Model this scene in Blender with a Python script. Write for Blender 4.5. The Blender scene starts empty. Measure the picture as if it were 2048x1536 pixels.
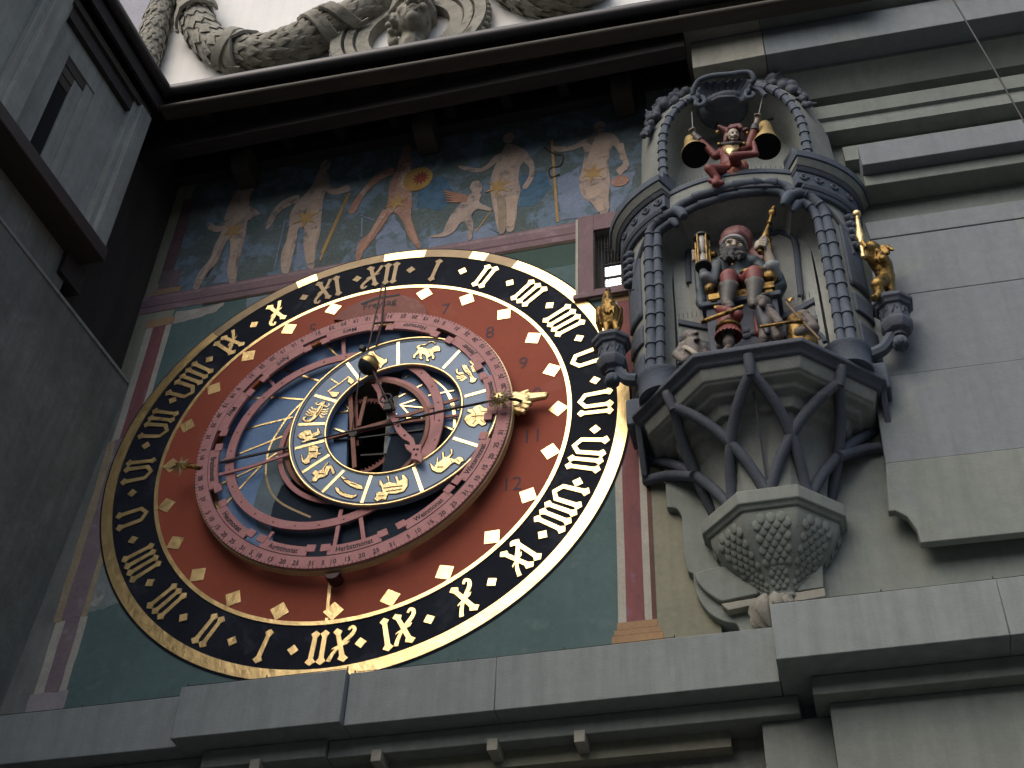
import bpy, bmesh, math, random
from mathutils import Vector, Matrix
random.seed(7)
PI=math.pi
S=bpy.context.scene
COL=S.collection

# ------------------------------------------------------------------ camera
F_PX=2709.74; CAM=Vector((3.1625,-6.9229,-6.3851))
YAW,PITCH,ROLL=-0.284432,0.748827,0.045753
def cam_axes():
    ca,sa,cb,sb,cc,sc=math.cos(YAW),math.sin(YAW),math.cos(PITCH),math.sin(PITCH),math.cos(ROLL),math.sin(ROLL)
    f=Vector((sa*cb,ca*cb,sb)); r=Vector((ca,-sa,0)); u=r.cross(f)
    return r*cc+u*sc, -r*sc+u*cc, f
RX,UX,FX=cam_axes()
cd=bpy.data.cameras.new('camera'); cd.sensor_width=36; cd.lens=F_PX*36/2048; cd.clip_start=.1; cd.clip_end=2000
cam=bpy.data.objects.new('camera',cd); COL.objects.link(cam)
M=Matrix((RX,UX,-FX)).transposed().to_4x4(); M.translation=CAM; cam.matrix_world=M
S.camera=cam
def ray(u,v): return RX*((u-1024)/F_PX)+UX*(-(v-768)/F_PX)+FX
def at(u,v,y=0.0):
    "where the sight line through a photo point meets the vertical plane y"
    d=ray(u,v); return CAM+d*((y-CAM.y)/d.y)
def atz(u,v,z):
    d=ray(u,v); return CAM+d*((z-CAM.z)/d.z)
def atx(u,v,x):
    d=ray(u,v); return CAM+d*((x-CAM.x)/d.x)
def T(l,y=0.0,ox=0,oy=0,s=1.0):
    "a traced outline laid on the plane y, as (x,z) pairs"
    o=[]
    for a,b in l:
        p=at(ox+a/s,oy+b/s,y); o.append((p.x,p.z))
    return o

# ------------------------------------------------------------------ light
W=bpy.data.worlds.new('World'); S.world=W; W.use_nodes=True
nt=W.node_tree; sky=nt.nodes.new('ShaderNodeTexSky'); sky.sky_type='NISHITA'; sky.sun_disc=False
SUN_EL=math.radians(44); SUN_AZ=math.radians(205)
sky.sun_elevation=SUN_EL; sky.sun_rotation=SUN_AZ; sky.air_density=1.0; sky.dust_density=4.0; sky.ozone_density=1.0
bg=nt.nodes['Background']; bg.inputs['Strength'].default_value=.14
nt.links.new(sky.outputs['Color'],bg.inputs['Color'])
sl=bpy.data.lights.new('sun','SUN'); sl.energy=1.15; sl.angle=math.radians(70); sl.color=(1,.975,.94)
so=bpy.data.objects.new('sun',sl); COL.objects.link(so)
sd=Vector((math.sin(SUN_AZ)*math.cos(SUN_EL),math.cos(SUN_AZ)*math.cos(SUN_EL),math.sin(SUN_EL)))
so.rotation_euler=sd.to_track_quat('Z','Y').to_euler()
S.view_settings.view_transform='Standard'; S.view_settings.look='None'; S.view_settings.gamma=1
S.view_settings.exposure=.37

# ------------------------------------------------------------------ materials
MATS={}
def mat(name,c1,c2=None,scale=5.0,rough=.8,metal=0.0,bump=0.0,bscale=30.0,streak=0.0,fine=.25,c3=None,s3=2.0,t3=.58,spec=.4,rvar=0.0,stretch=(1,1,1)):
    m=bpy.data.materials.new(name); m.use_nodes=True; n=m.node_tree.nodes; l=m.node_tree.links
    b=n['Principled BSDF']; b.inputs['Roughness'].default_value=rough; b.inputs['Metallic'].default_value=metal
    b.inputs['Specular IOR Level'].default_value=spec
    tc=n.new('ShaderNodeTexCoord'); mp=n.new('ShaderNodeMapping'); mp.inputs['Scale'].default_value=stretch
    l.new(tc.outputs['Object'],mp.inputs['Vector']); V=mp.outputs['Vector']
    def noise(s,d=6,r=.6,vec=V,dist=0):
        t=n.new('ShaderNodeTexNoise'); t.inputs['Scale'].default_value=s; t.inputs['Detail'].default_value=d
        t.inputs['Roughness'].default_value=r; t.inputs['Distortion'].default_value=dist
        l.new(vec,t.inputs['Vector']); return t.outputs['Fac']
    def ramp(f,a,z):
        r=n.new('ShaderNodeMapRange'); r.inputs['From Min'].default_value=a; r.inputs['From Max'].default_value=z
        l.new(f,r.inputs['Value']); return r.outputs['Result']
    def mix(f,a,c,mode='MIX'):
        x=n.new('ShaderNodeMix'); x.data_type='RGBA'; x.blend_type=mode
        if isinstance(f,float): x.inputs['Factor'].default_value=f
        else: l.new(f,x.inputs['Factor'])
        for k,v in ((6,a),(7,c)):
            if isinstance(v,tuple): x.inputs[k].default_value=(*v,1)
            else: l.new(v,x.inputs[k])
        return x.outputs[2]
    c2=c2 or tuple(v*.75 for v in c1)
    col=mix(ramp(noise(scale),.35,.65),c1,c2)
    if c3: col=mix(ramp(noise(s3,8,.65,dist=.4),t3-.04,t3+.04),col,c3)
    if fine: col=mix(ramp(noise(scale*9,4,.7),.2,.8),col,mix(float(fine),col,(0,0,0)))
    if streak:
        mp2=n.new('ShaderNodeMapping'); mp2.inputs['Scale'].default_value=(7,7,.45); l.new(tc.outputs['Object'],mp2.inputs['Vector'])
        f=ramp(noise(1.6,6,.65,mp2.outputs['Vector']),.42,.72)
        mm=n.new('ShaderNodeMath'); mm.operation='MULTIPLY'; mm.inputs[1].default_value=streak; l.new(f,mm.inputs[0])
        col=mix(mm.outputs[0],col,tuple(v*.42 for v in c1))
    l.new(col,b.inputs['Base Color'])
    if rvar:
        r=n.new('ShaderNodeMapRange'); r.inputs['To Min'].default_value=max(.05,rough-rvar); r.inputs['To Max'].default_value=rough+rvar
        l.new(noise(scale*3,5),r.inputs['Value']); l.new(r.outputs['Result'],b.inputs['Roughness'])
    if bump:
        bp=n.new('ShaderNodeBump'); bp.inputs['Strength'].default_value=bump; bp.inputs['Distance'].default_value=.02
        l.new(noise(bscale,8,.65),bp.inputs['Height']); l.new(bp.outputs['Normal'],b.inputs['Normal'])
    MATS[name]=m; return m
stone=mat('sandstone',(.232,.256,.226),(.205,.228,.205),scale=1.6,bump=.22,bscale=70,streak=.32,rough=.92,c3=(.20,.224,.218),s3=1.0,t3=.62,fine=.22)
stone2=mat('blue_sandstone',(.208,.232,.238),(.19,.213,.223),scale=1.6,bump=.22,bscale=70,streak=.28,rough=.92,c3=(.22,.242,.23),s3=1.2,t3=.6,fine=.22)
stone3=mat('warm_sandstone',(.36,.35,.29),(.30,.29,.24),scale=2.5,bump=.2,bscale=45,streak=.4,rough=.9)
ledgem=mat('ledge_stone',(.25,.278,.268),(.225,.25,.245),scale=1.4,bump=.2,bscale=70,streak=.38,rough=.92,c3=(.222,.242,.25),s3=.9,t3=.6,fine=.2)
olive=mat('olive_plaster',(.27,.265,.19),(.225,.222,.165),scale=3,bump=.15,bscale=40,rough=.95,streak=.3,c3=(.33,.32,.26),s3=3,t3=.68)
sidepl=mat('side_plaster',(.26,.268,.23),(.17,.178,.152),scale=1.3,bump=.4,bscale=22,streak=.7,rough=.95,c3=(.29,.295,.26),s3=1.2,t3=.64,fine=.35)
sidest=mat('side_stone',(.34,.355,.32),(.27,.28,.255),scale=2.0,bump=.35,bscale=30,streak=.5,rough=.95,c3=(.20,.205,.19),s3=3,t3=.68)
white=mat('white_plaster',(.74,.73,.70),(.68,.68,.665),scale=1.5,bump=.08,bscale=20,rough=.9,streak=.12,fine=.06)
purplegrey=mat('grey_plaster',(.36,.35,.40),(.3,.3,.35),scale=2,rough=.9)
carved=mat('carved_stone',(.33,.315,.26),(.23,.22,.185),scale=9,bump=.4,bscale=40,rough=.95,c3=(.13,.12,.10),s3=6,t3=.6)
slate=mat('blue_grey_stone',(.090,.112,.143),(.072,.09,.117),scale=5,bump=.3,bscale=60,rough=.8,streak=.3,c3=(.13,.15,.172),s3=5,t3=.64)
slated=mat('dark_blue_stone',(.095,.108,.135),(.07,.08,.10),scale=5,bump=.3,bscale=60,rough=.8,c3=(.13,.14,.155),s3=5,t3=.64)
bayp=mat('grey_bay_plaster',(.25,.265,.24),(.215,.228,.21),scale=3.5,bump=.2,bscale=40,rough=.92,streak=.35,c3=(.23,.235,.22),s3=3,t3=.66)
nichep=mat('niche_plaster',(.395,.42,.39),(.34,.36,.338),scale=3.5,bump=.15,bscale=40,rough=.92,streak=.4)
dkwood=mat('dark_wood',(.042,.035,.032),(.026,.022,.021),scale=6,rough=.7,bump=.3,bscale=30,stretch=(.3,3,3))
brwood=mat('brown_wood',(.060,.052,.036),(.040,.035,.026),scale=6,rough=.6,bump=.2,bscale=40,stretch=(.3,3,3))
gutm=mat('dark_gutter',(.022,.019,.022),(.013,.012,.014),scale=4,rough=.42,spec=.5,stretch=(.4,2,2))
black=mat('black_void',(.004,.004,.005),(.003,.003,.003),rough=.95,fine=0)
iron=mat('black_iron',(.02,.018,.018),(.012,.012,.012),rough=.6,scale=20,spec=.4)
gold=mat('gold_leaf',(.93,.69,.33),(.79,.575,.27),scale=4,rough=.34,metal=1,bump=.30,bscale=12,rvar=.10,fine=.10,c3=(.70,.52,.26),s3=7,t3=.64)
oldgold=mat('old_gold',(.42,.27,.085),(.26,.16,.055),scale=11,rough=.38,metal=1,bump=.6,bscale=32,rvar=.14,fine=.5,c3=(.05,.034,.018),s3=10,t3=.57)
dullgold=mat('dull_gold_paint',(.42,.31,.165),(.32,.23,.13),scale=6,rough=.55,metal=.25,bump=.2,bscale=25)
gilt=mat('pale_gilding',(.88,.68,.35),(.70,.52,.25),scale=12,rough=.36,metal=1,bump=.5,bscale=30,rvar=.1,fine=.3)
edgegold=mat('edge_gilding',(.72,.58,.32),(.6,.47,.25),scale=8,rough=.5,metal=.35,fine=.3)
reddial=mat('red_dial_paint',(.31,.068,.034),(.275,.058,.03),scale=2,rough=.75,bump=.06,bscale=30,fine=.14,c3=(.30,.078,.045),s3=2.2,t3=.62,spec=.25)
fadered=mat('faded_red_paint',(.25,.085,.06),(.20,.06,.045),scale=5,rough=.7,c3=(.30,.13,.10),s3=4,t3=.6)
blackdial=mat('black_dial_paint',(.016,.020,.030),(.010,.013,.021),scale=3,rough=.85,bump=.1,bscale=12,spec=.12,c3=(.032,.036,.048),s3=2.4,t3=.60,fine=.35)
bluedial=mat('blue_dial_paint',(.145,.255,.43),(.115,.21,.37),scale=4,rough=.65,fine=.25,c3=(.17,.28,.45),s3=3,t3=.62)
zodblue=mat('zodiac_blue_paint',(.225,.315,.44),(.195,.28,.40),scale=6,rough=.55,fine=.15,c3=(.12,.16,.22),s3=8,t3=.74)
nightm=mat('night_sky_paint',(.028,.040,.056),(.018,.027,.040),scale=4,rough=.85,spec=.12,c3=(.035,.05,.068),s3=3,t3=.60)
tealm=mat('twilight_paint',(.11,.17,.19),(.075,.12,.14),scale=5,rough=.6,fine=.3)
pink=mat('pink_iron_paint',(.52,.235,.225),(.46,.195,.185),scale=6,rough=.65,bump=.1,bscale=40,fine=.3,c3=(.30,.11,.085),s3=18,t3=.70)
orangeiron=mat('rusty_iron_paint',(.30,.11,.06),(.22,.075,.04),scale=10,rough=.6,fine=.35,c3=(.13,.05,.03),s3=14,t3=.64)
inkm=mat('dark_ink',(.022,.020,.028),(.03,.025,.03),scale=30,rough=.7)
greenp=mat('green_fresco',(.095,.152,.150),(.078,.13,.125),scale=2.2,rough=.95,bump=.12,bscale=25,fine=.25,streak=.2,c3=(.12,.175,.17),s3=2.5,t3=.62)
greenold=mat('old_grey_fresco',(.23,.26,.25),(.15,.19,.18),scale=4,rough=.95,bump=.25,bscale=25,fine=.3,c3=(.36,.35,.31),s3=5,t3=.6)
redpil=mat('red_painted_marble',(.235,.085,.08),(.17,.068,.075),scale=5,rough=.9,fine=.3,c3=(.22,.12,.16),s3=6,t3=.6,stretch=(2,2,.5))
lilac=mat('lilac_painted_marble',(.215,.165,.178),(.175,.13,.145),scale=4,rough=.9,fine=.3,c3=(.25,.215,.225),s3=5,t3=.6)
cream=mat('cream_painted_edge',(.44,.42,.35),(.36,.34,.29),scale=6,rough=.9,fine=.3)
ochre=mat('ochre_painted_stone',(.38,.24,.12),(.30,.19,.11),scale=7,rough=.9,fine=.3)
ochreold=mat('old_ochre_edge',(.36,.29,.18),(.28,.22,.15),scale=7,rough=.9,fine=.35)
brownp=mat('brown_painted_shade',(.13,.065,.05),(.10,.05,.04),scale=6,rough=.9)
skyfres=mat('fresco_sky',(.118,.15,.148),(.085,.115,.11),scale=3.6,rough=.95,bump=.2,bscale=25,fine=.5,c3=(.145,.205,.27),s3=4.2,t3=.53)
groundfres=mat('fresco_pale_blue',(.20,.245,.34),(.15,.19,.25),scale=5,rough=.95,fine=.35,c3=(.10,.15,.17),s3=6,t3=.58)
skin1=mat('fresco_flesh',(.42,.34,.285),(.34,.25,.205),scale=6,rough=.95,fine=.4,c3=(.17,.15,.145),s3=5.5,t3=.57)
skin2=mat('fresco_red_flesh',(.36,.20,.145),(.28,.15,.115),scale=6,rough=.95,fine=.4,c3=(.40,.31,.26),s3=7,t3=.58)
starp=mat('fresco_ochre_star',(.42,.27,.10),(.34,.21,.08),scale=10,rough=.9,fine=.35,c3=(.25,.19,.14),s3=9,t3=.64)
dkfres=mat('fresco_dark_brown',(.07,.05,.035),(.05,.035,.025),scale=10,rough=.95)
glassm=mat('pane_glass',(.02,.02,.022),(.015,.015,.018),rough=.08,spec=.6,fine=0)

# ------------------------------------------------------------------ mesh helpers
ORG={}
class MB:
    def __init__(s): s.v=[]; s.f=[]; s.sm=[]
    def add(s,vs,fs,smooth=False):
        o=len(s.v); s.v+= [tuple(v) for v in vs]; s.f+= [tuple(i+o for i in f) for f in fs]; s.sm+= [smooth]*len(fs); return s
    def box(s,x0,x1,y0,y1,z0,z1,M=None):
        v=[(x,y,z) for x in (x0,x1) for y in (y0,y1) for z in (z0,z1)]
        if M: v=[M@Vector(p) for p in v]
        return s.add(v,[(0,1,3,2),(4,6,7,5),(0,4,5,1),(2,3,7,6),(0,2,6,4),(1,5,7,3)])
    def hexa(s,b,t): # two quads of points, bottom and top
        return s.add(list(b)+list(t),[(3,2,1,0),(4,5,6,7),(0,1,5,4),(1,2,6,5),(2,3,7,6),(3,0,4,7)])
    def prism(s,poly,y0,y1,fn=None,smooth=False):
        "outline of (x,z) pairs pushed from y0 to y1"
        n=len(poly); a=sum(poly[i][0]*poly[(i+1)%n][1]-poly[(i+1)%n][0]*poly[i][1] for i in range(n))
        if a<0: poly=poly[::-1]
        if y1<y0: y0,y1=y1,y0
        v=[(x,y0,z) for x,z in poly]+[(x,y1,z) for x,z in poly]
        if fn: v=[fn(*p) for p in v]
        o=len(s.v); s.add(v,[tuple(range(n)),tuple(range(2*n-1,n-1,-1))])
        return s.add_raw([tuple(o+k for k in (i,i+n,(i+1)%n+n,(i+1)%n)) for i in range(n)],smooth)
    def add_raw(s,fs,smooth=False): s.f+=fs; s.sm+=[smooth]*len(fs); return s
    def grid(s,rows,closed_u=False,closed_v=False,smooth=True,cap=False):
        R=len(rows); C=len(rows[0]); o=len(s.v); s.v+=[tuple(p) for r in rows for p in r]; fs=[]
        for i in range(R if closed_u else R-1):
            for j in range(C if closed_v else C-1):
                a=i*C+j; b=i*C+(j+1)%C; c=((i+1)%R)*C+(j+1)%C; d=((i+1)%R)*C+j
                fs.append((o+a,o+b,o+c,o+d))
        s.add_raw(fs,smooth)
        if cap: s.add_raw([tuple(o+j for j in range(C-1,-1,-1)),tuple(o+(R-1)*C+j for j in range(C))],False)
        return s
    def tube(s,path,r,n=10,closed=False,up=None,flat=1.0,cap=True):
        P=[Vector(p) for p in path]; m=len(P); rows=[]; pn=None
        for i,p in enumerate(P):
            a=P[(i-1)%m] if (closed or i>0) else P[i]; b=P[(i+1)%m] if (closed or i<m-1) else P[i]
            t=(b-a); t=t.normalized() if t.length>1e-9 else Vector((0,0,1))
            if pn is None:
                pn=Vector(up) if up else (Vector((0,1,0)) if abs(t.y)<.9 else Vector((1,0,0)))
            pn=(pn-t*pn.dot(t)); pn=pn.normalized() if pn.length>1e-6 else t.orthogonal().normalized()
            bn=t.cross(pn); rr=r[i] if isinstance(r,(list,tuple)) else r
            rows.append([p+pn*(rr*math.cos(2*PI*k/n)*flat)+bn*(rr*math.sin(2*PI*k/n)) for k in range(n)])
        return s.grid(rows,closed_u=closed,closed_v=True,cap=cap and not closed)
    def lathe(s,prof,c=(0,0,0),M=None,n=24,smooth=True,a0=0,a1=2*PI):
        full=abs(a1-a0-2*PI)<1e-6; rows=[]
        for r,z in prof:
            row=[]
            for k in range(n if full else n+1):
                t=a0+(a1-a0)*k/n; p=Vector((r*math.cos(t),r*math.sin(t),z)); p=(M@p if M else p)+Vector(c); row.append(p)
            rows.append(row)
        return s.grid(rows,closed_v=full,smooth=smooth,cap=full)
    def ell(s,c,r,R=None,n=14,m=9):
        if not isinstance(r,(tuple,list)): r=(r,r,r)
        rows=[]
        for i in range(m+1):
            ph=PI*i/m-PI/2; cr=max(math.cos(ph),1e-3)
            row=[]
            for k in range(n):
                t=2*PI*k/n; p=Vector((r[0]*cr*math.cos(t),r[1]*cr*math.sin(t),r[2]*math.sin(ph))); p=(R@p if R else p)+Vector(c); row.append(p)
            rows.append(row)
        return s.grid(rows,closed_v=True,cap=True)
    def ring(s,r0,r1,y0,y1,c=(0,0),n=128,a0=0,a1=2*PI):
        "flat annulus facing -y, from y0 (front) to y1 (back)"
        full=abs(a1-a0-2*PI)<1e-6; rows=[]
        for (r,y) in ((r0,y1),(r0,y0),(r1,y0),(r1,y1)):
            rows.append([(c[0]+r*math.sin(a0+(a1-a0)*k/n),y,c[1]+r*math.cos(a0+(a1-a0)*k/n)) for k in range(n if full else n+1)])
        rows=rows[::-1]
        s.grid(rows,closed_u=True,closed_v=full,smooth=False)
        return s
    def cap(s,a,b,ra,rb,n=12):
        a=Vector(a); b=Vector(b); d=b-a; L=d.length
        if L<1e-6: return s.ell(a,ra)
        q=d.to_track_quat('Z','Y').to_matrix(); prof=[]
        for i in range(5): t=-PI/2+PI/2*i/4; prof.append((max(ra*math.cos(t),1e-4),ra*math.sin(t)))
        for i in range(5): t=PI/2*i/4; prof.append((max(rb*math.cos(t),1e-4),L+rb*math.sin(t)))
        return s.lathe(prof,a,q,n)
    def build(s,name,m,parent=None,bevel=0,subsurf=0,auto=None,part_of=None):
        me=bpy.data.meshes.new(name); L=ORG.get(parent.name,Vector()) if parent else Vector()
        me.from_pydata([Vector(v)-L for v in s.v],[],s.f); me.validate()
        bm=bmesh.new(); bm.from_mesh(me); bmesh.ops.recalc_face_normals(bm,faces=bm.faces); bm.to_mesh(me); bm.free()
        if len(me.polygons)==len(s.sm): me.polygons.foreach_set('use_smooth',s.sm)
        o=bpy.data.objects.new(name,me); COL.objects.link(o)
        for x in (m if isinstance(m,list) else [m]): me.materials.append(x)
        me.set_sharp_from_angle(angle=math.radians(42))
        if parent: o.parent=parent
        ORG[o.name]=L
        if bevel:
            md=o.modifiers.new('bevel','BEVEL'); md.width=bevel; md.segments=2; md.limit_method='ANGLE'; md.angle_limit=math.radians(40)
        return o
def tag(o,label=None,cat=None,group=None,kind=None):
    if label: o['label']=label
    if cat: o['category']=cat
    if group: o['group']=group
    if kind: o['kind']=kind
    return o
def thing(name,label,cat,loc=(0,0,0),group=None):
    o=bpy.data.objects.new(name,None); COL.objects.link(o); o.location=loc; o.empty_display_size=.2
    ORG[o.name]=Vector(loc); return tag(o,label,cat,group)
def blob(name,parts,m,parent,voxel=.008,smooth=2,extra=None):
    "one continuous body: overlapping tapered volumes fused into one skin"
    b=MB()
    for p in parts:
        if p[0]=='c': b.cap(*p[1:])
        elif p[0]=='e': b.ell(*p[1:])
        elif p[0]=='m': p[1](b)
    o=b.build(name,m,parent)
    md=o.modifiers.new('remesh','REMESH'); md.mode='VOXEL'; md.voxel_size=voxel; md.use_smooth_shade=True
    if smooth:
        sm=o.modifiers.new('smooth','SMOOTH'); sm.factor=.5; sm.iterations=smooth
    dg=bpy.context.evaluated_depsgraph_get(); dg.update()
    me=bpy.data.meshes.new_from_object(o.evaluated_get(dg)); old=o.data; o.modifiers.clear(); o.data=me
    for pl in me.polygons: pl.use_smooth=True
    if not me.materials: me.materials.append(m)
    bpy.data.meshes.remove(old); return o
def textmesh(txt,size,thick=0.0,font_off=0.0,shear=0.0):
    "flat letters as (verts, faces), centred on x, baseline at 0"
    c=bpy.data.curves.new('letters','FONT'); c.body=txt; c.size=size; c.align_x='CENTER'; c.offset=font_off; c.shear=shear; c.resolution_u=3
    o=bpy.data.objects.new('letters',c); COL.objects.link(o); bpy.context.view_layer.update()
    dg=bpy.context.evaluated_depsgraph_get(); me=bpy.data.meshes.new_from_object(o.evaluated_get(dg))
    vs=[tuple(v.co) for v in me.vertices]; fs=[tuple(p.vertices) for p in me.polygons]
    bpy.data.objects.remove(o); bpy.data.curves.remove(c); bpy.data.meshes.remove(me)
    return vs,fs
def jitter(l,a): return [(x+random.uniform(-a,a),z+random.uniform(-a,a)) for x,z in l]
def smoothline(pts,k=4,closed=False):
    "Catmull-Rom through points"
    P=[Vector(p) for p in pts]; n=len(P); o=[]
    for i in range(n if closed else n-1):
        g=lambda j: P[j%n] if closed else P[min(max(j,0),n-1)]
        a,b,c,d=g(i-1),g(i),g(i+1),g(i+2)
        for t in range(k):
            t/=k; o.append(.5*((2*b)+(c-a)*t+(2*a-5*b+4*c-d)*t*t+(3*b-a-3*c+d)*t**3))
    if not closed: o.append(P[-1])
    return o
def smooth2(l,k=4,closed=True): return [(p.x,p.y) for p in smoothline([(a,b,0) for a,b in l],k,closed)]

# ================================================================== ground
tag(MB().box(-60,60,-60,10,-8.2,-8).build('ground',mat('cobble_ground',(.16,.155,.15),(.12,.12,.12),scale=3,bump=.4,bscale=8,rough=.95)),kind='structure')

# ================================================================== clock tower
tower=thing('clock_tower','stone clock tower with a painted wall and, above the eave, white wall with garlands','tower',(1.5,0,-8))
KX=.03
def rw(x,y): return y+max(0,x-3.0)*KX     # the right-hand masonry turns away by a hair
def sheared(mb): mb.v=[(x,rw(x,y),z) for x,y,z in mb.v]; return mb
# painted wall with the opening behind the dial
HX0,HX1,HZ0,HZ1=-.62,.72,-.72,.55
w=MB()
for x0,x1,z0,z1 in ((-2.6,HX0,-2.7,5.0),(HX1,1.76,-2.7,5.0),(HX0,HX1,-2.7,HZ0),(HX0,HX1,HZ1,5.0),(2.062,2.5,-2.7,5.0),(1.76,2.062,-2.7,1.16),(1.76,2.062,1.84,5.0)):
    w.box(x0,x1,0,.45,z0,z1)
w.build('painted_wall',olive,tower)
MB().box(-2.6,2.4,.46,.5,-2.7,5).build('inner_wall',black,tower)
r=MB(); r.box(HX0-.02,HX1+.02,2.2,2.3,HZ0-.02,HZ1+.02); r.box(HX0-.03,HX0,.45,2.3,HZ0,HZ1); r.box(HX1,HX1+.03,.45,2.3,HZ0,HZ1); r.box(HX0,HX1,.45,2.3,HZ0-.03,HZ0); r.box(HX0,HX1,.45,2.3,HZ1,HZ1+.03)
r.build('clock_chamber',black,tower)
# upper white wall
MB().box(-3.30,8,-.012,.6,5.0,12).build('upper_wall',white,tower)
MB().box(-5.0,-3.303,.05,.6,3.5,12).build('corner_pier',purplegrey,tower)
# stone wall on the right, its edge cut as a scrolled bracket low down
YW=-.06
def Q2(l,y): return T(l,y,1180,600,2.194)
prof=[(2.24,4.4)]+Q2([(322,640),(330,780),(335,905)],YW)+smooth2(Q2([(340,910),(380,915),(402,950),(404,990)],YW),4,False)+Q2([(408,1060),(415,1130),(428,1190)],YW)+smooth2(Q2([(452,1200),(468,1290),(520,1370),(590,1410),(640,1420),(657,1450)],YW),4,False)+[(2.64,-2.14),(6.2,-2.14),(6.2,4.4)]
sheared(MB().prism(prof,YW,.3)).build('stone_wall',stone,tower,bevel=.006)
MB().box(2.24,6.2,-.0,.3,4.4,5.0).build('stone_wall_head',stone,tower)
# pale scroll bracket beside the foot of the oriel
MB().prism(smooth2(Q2([(455,1203),(520,1178),(700,1150)],-.10),3,False)+Q2([(740,1288),(580,1322)],-.10)+smooth2(Q2([(560,1315),(505,1275),(470,1235)],-.10),3,False),-.10,YW+.01).build('scroll_bracket',stone,tower,bevel=.008)
MB().prism(Q2([(575,1332),(730,1305),(735,1335),(605,1362)],-.12),-.12,YW+.01).build('scroll_foot',stone3,tower,bevel=.006)
MB().prism(Q2([(880,1170),(1018,1145),(1026,1260),(890,1280)],-.11),-.11,YW+.01).build('scroll_bracket',stone,tower,bevel=.006)
MB().prism(Q2([(890,1285),(1028,1262),(1036,1300),(895,1325)],-.13),-.13,YW+.01).build('scroll_foot',stone3,tower,bevel=.006)
# big cornice on the right

c1=sheared(MB().box(2.70,3.281,-.55,-.05,3.00,3.345)); c1.build('cornice_block',stone3,tower,bevel=.006)
c1=sheared(MB().box(3.286,6.2,-.55,-.05,3.00,3.345)); c1.build('cornice_block',stone2,tower,bevel=.006)
def moulding(x0,x1,prof,name,m,nn=None):
    "an (y,z) profile run along x"
    b=MB(); rows=[[(x0,y,z) for y,z in prof],[(x1,y,z) for y,z in prof]]
    b.grid(rows,smooth=False); n=len(prof)
    b.add_raw([tuple(range(n)),tuple(range(2*n-1,n-1,-1))])
    return sheared(b).build(name,m,tower)
cy=[(-.10,3.40),(-.57,3.40)]+[(-.57-.15*math.sin(t*PI/2)**1.0,3.40+.17*(1-math.cos(t*PI/2))) for t in [i/6 for i in range(1,7)]]+[(-.735,3.58),(-.735,3.63),(-.10,3.63)]
moulding(2.645,3.276,cy,'cornice_top',stone3); moulding(3.281,6.2,cy,'cornice_top',stone)
moulding(2.70,6.2,[(-.10,3.347),(-.53,3.347),(-.53,3.398),(-.10,3.398)],'cornice_fillet',stone2)
moulding(2.72,6.2,[(-.05,2.98),(-.36,2.998),(-.36,2.96),(-.30,2.93),(-.24,2.86),(-.20,2.80),(-.05,2.80)],'cornice_bed',stone)
moulding(3.42,6.2,[(-.05,2.60),(-.255,2.60),(-.235,2.47),(-.205,2.46),(-.205,2.33),(-.05,2.33)],'string_course',stone)
moulding(3.75,6.2,[(-.05,2.18),(-.16,2.17),(-.16,2.0),(-.05,1.99)],'flat_band',stone)
# stepped slab
b=sheared(MB().box(3.845,6.2,-.35,-.05,1.686,1.93)); b.build('panel_slab',stone2,tower,bevel=.006)
b=sheared(MB().box(3.845,6.2,-.25,-.05,1.565,1.683)); b.build('panel_slab',stone,tower,bevel=.006)
# facing stones below
def facing(poly,y,m):
    return sheared(MB().prism(poly,y,-.14)).build('facing_stone',m,tower,bevel=.006)
facing([(3.79,1.235),(6.2,1.235),(6.2,1.05),(3.80,1.05)],-.185,stone2)
facing([(3.80,1.045),(6.2,1.045),(6.2,.452),(3.74,.452)],-.18,stone2)
facing([(3.74,.447),(6.2,.447),(6.2,-.278),(3.62,-.278)],-.182,stone2)
facing([(3.62,-.283),(6.2,-.283),(6.2,-1.0),(3.60,-1.0)],-.19,stone2)
facing([(3.60,-1.005),(6.2,-1.005),(6.2,-1.62),(3.705,-1.62),(3.70,-1.52),(3.66,-1.42),(3.60,-1.37),(3.56,-1.37)],-.20,stone)
# ledge below the dial, four lengths
for x0,x1,y in ((-2.6,-.804,-.22),(-.80,.28,-.32),(.284,1.1995,-.27),(1.2010,2.818,-.27),(2.822,4.0225,-.50),(4.0240,6.2,-.50)):
    MB().box(x0,x1,y,.2,-2.487,-2.135).build('ledge_stone',ledgem,tower,bevel=.006)
for x0,x1,y in ((-2.6,-.66,-.08),(-.655,.14,-.15),(.145,2.90,-.12),(2.985,6.2,-.30)):
    MB().box(x0,x1,y,.2,-2.605,-2.49).build('ledge_moulding',stone,tower,bevel=.006)
for x in (-.29,.46,1.16,1.67):
    MB().box(x-.032,x+.032,-.175 if x<0 else -.145,.05,-2.665,-2.59).build('corbel_stub',stone3,tower,bevel=.004)
MB().box(-2.6,2.68,.10,.4,-8,-2.607).build('archway_wall',sidepl,tower)
MB().box(2.683,3.06,-.06,.4,-8,-2.607).build('pier_face',stone,tower,bevel=.006)
MB().box(3.062,6.2,-.20,.4,-8,-2.607).build('pier_face',stone,tower,bevel=.006)
MB().box(3.56,6.2,-.225,-.19,-8,-3.10).build('facing_stone',stone2,tower,bevel=.006)

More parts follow.
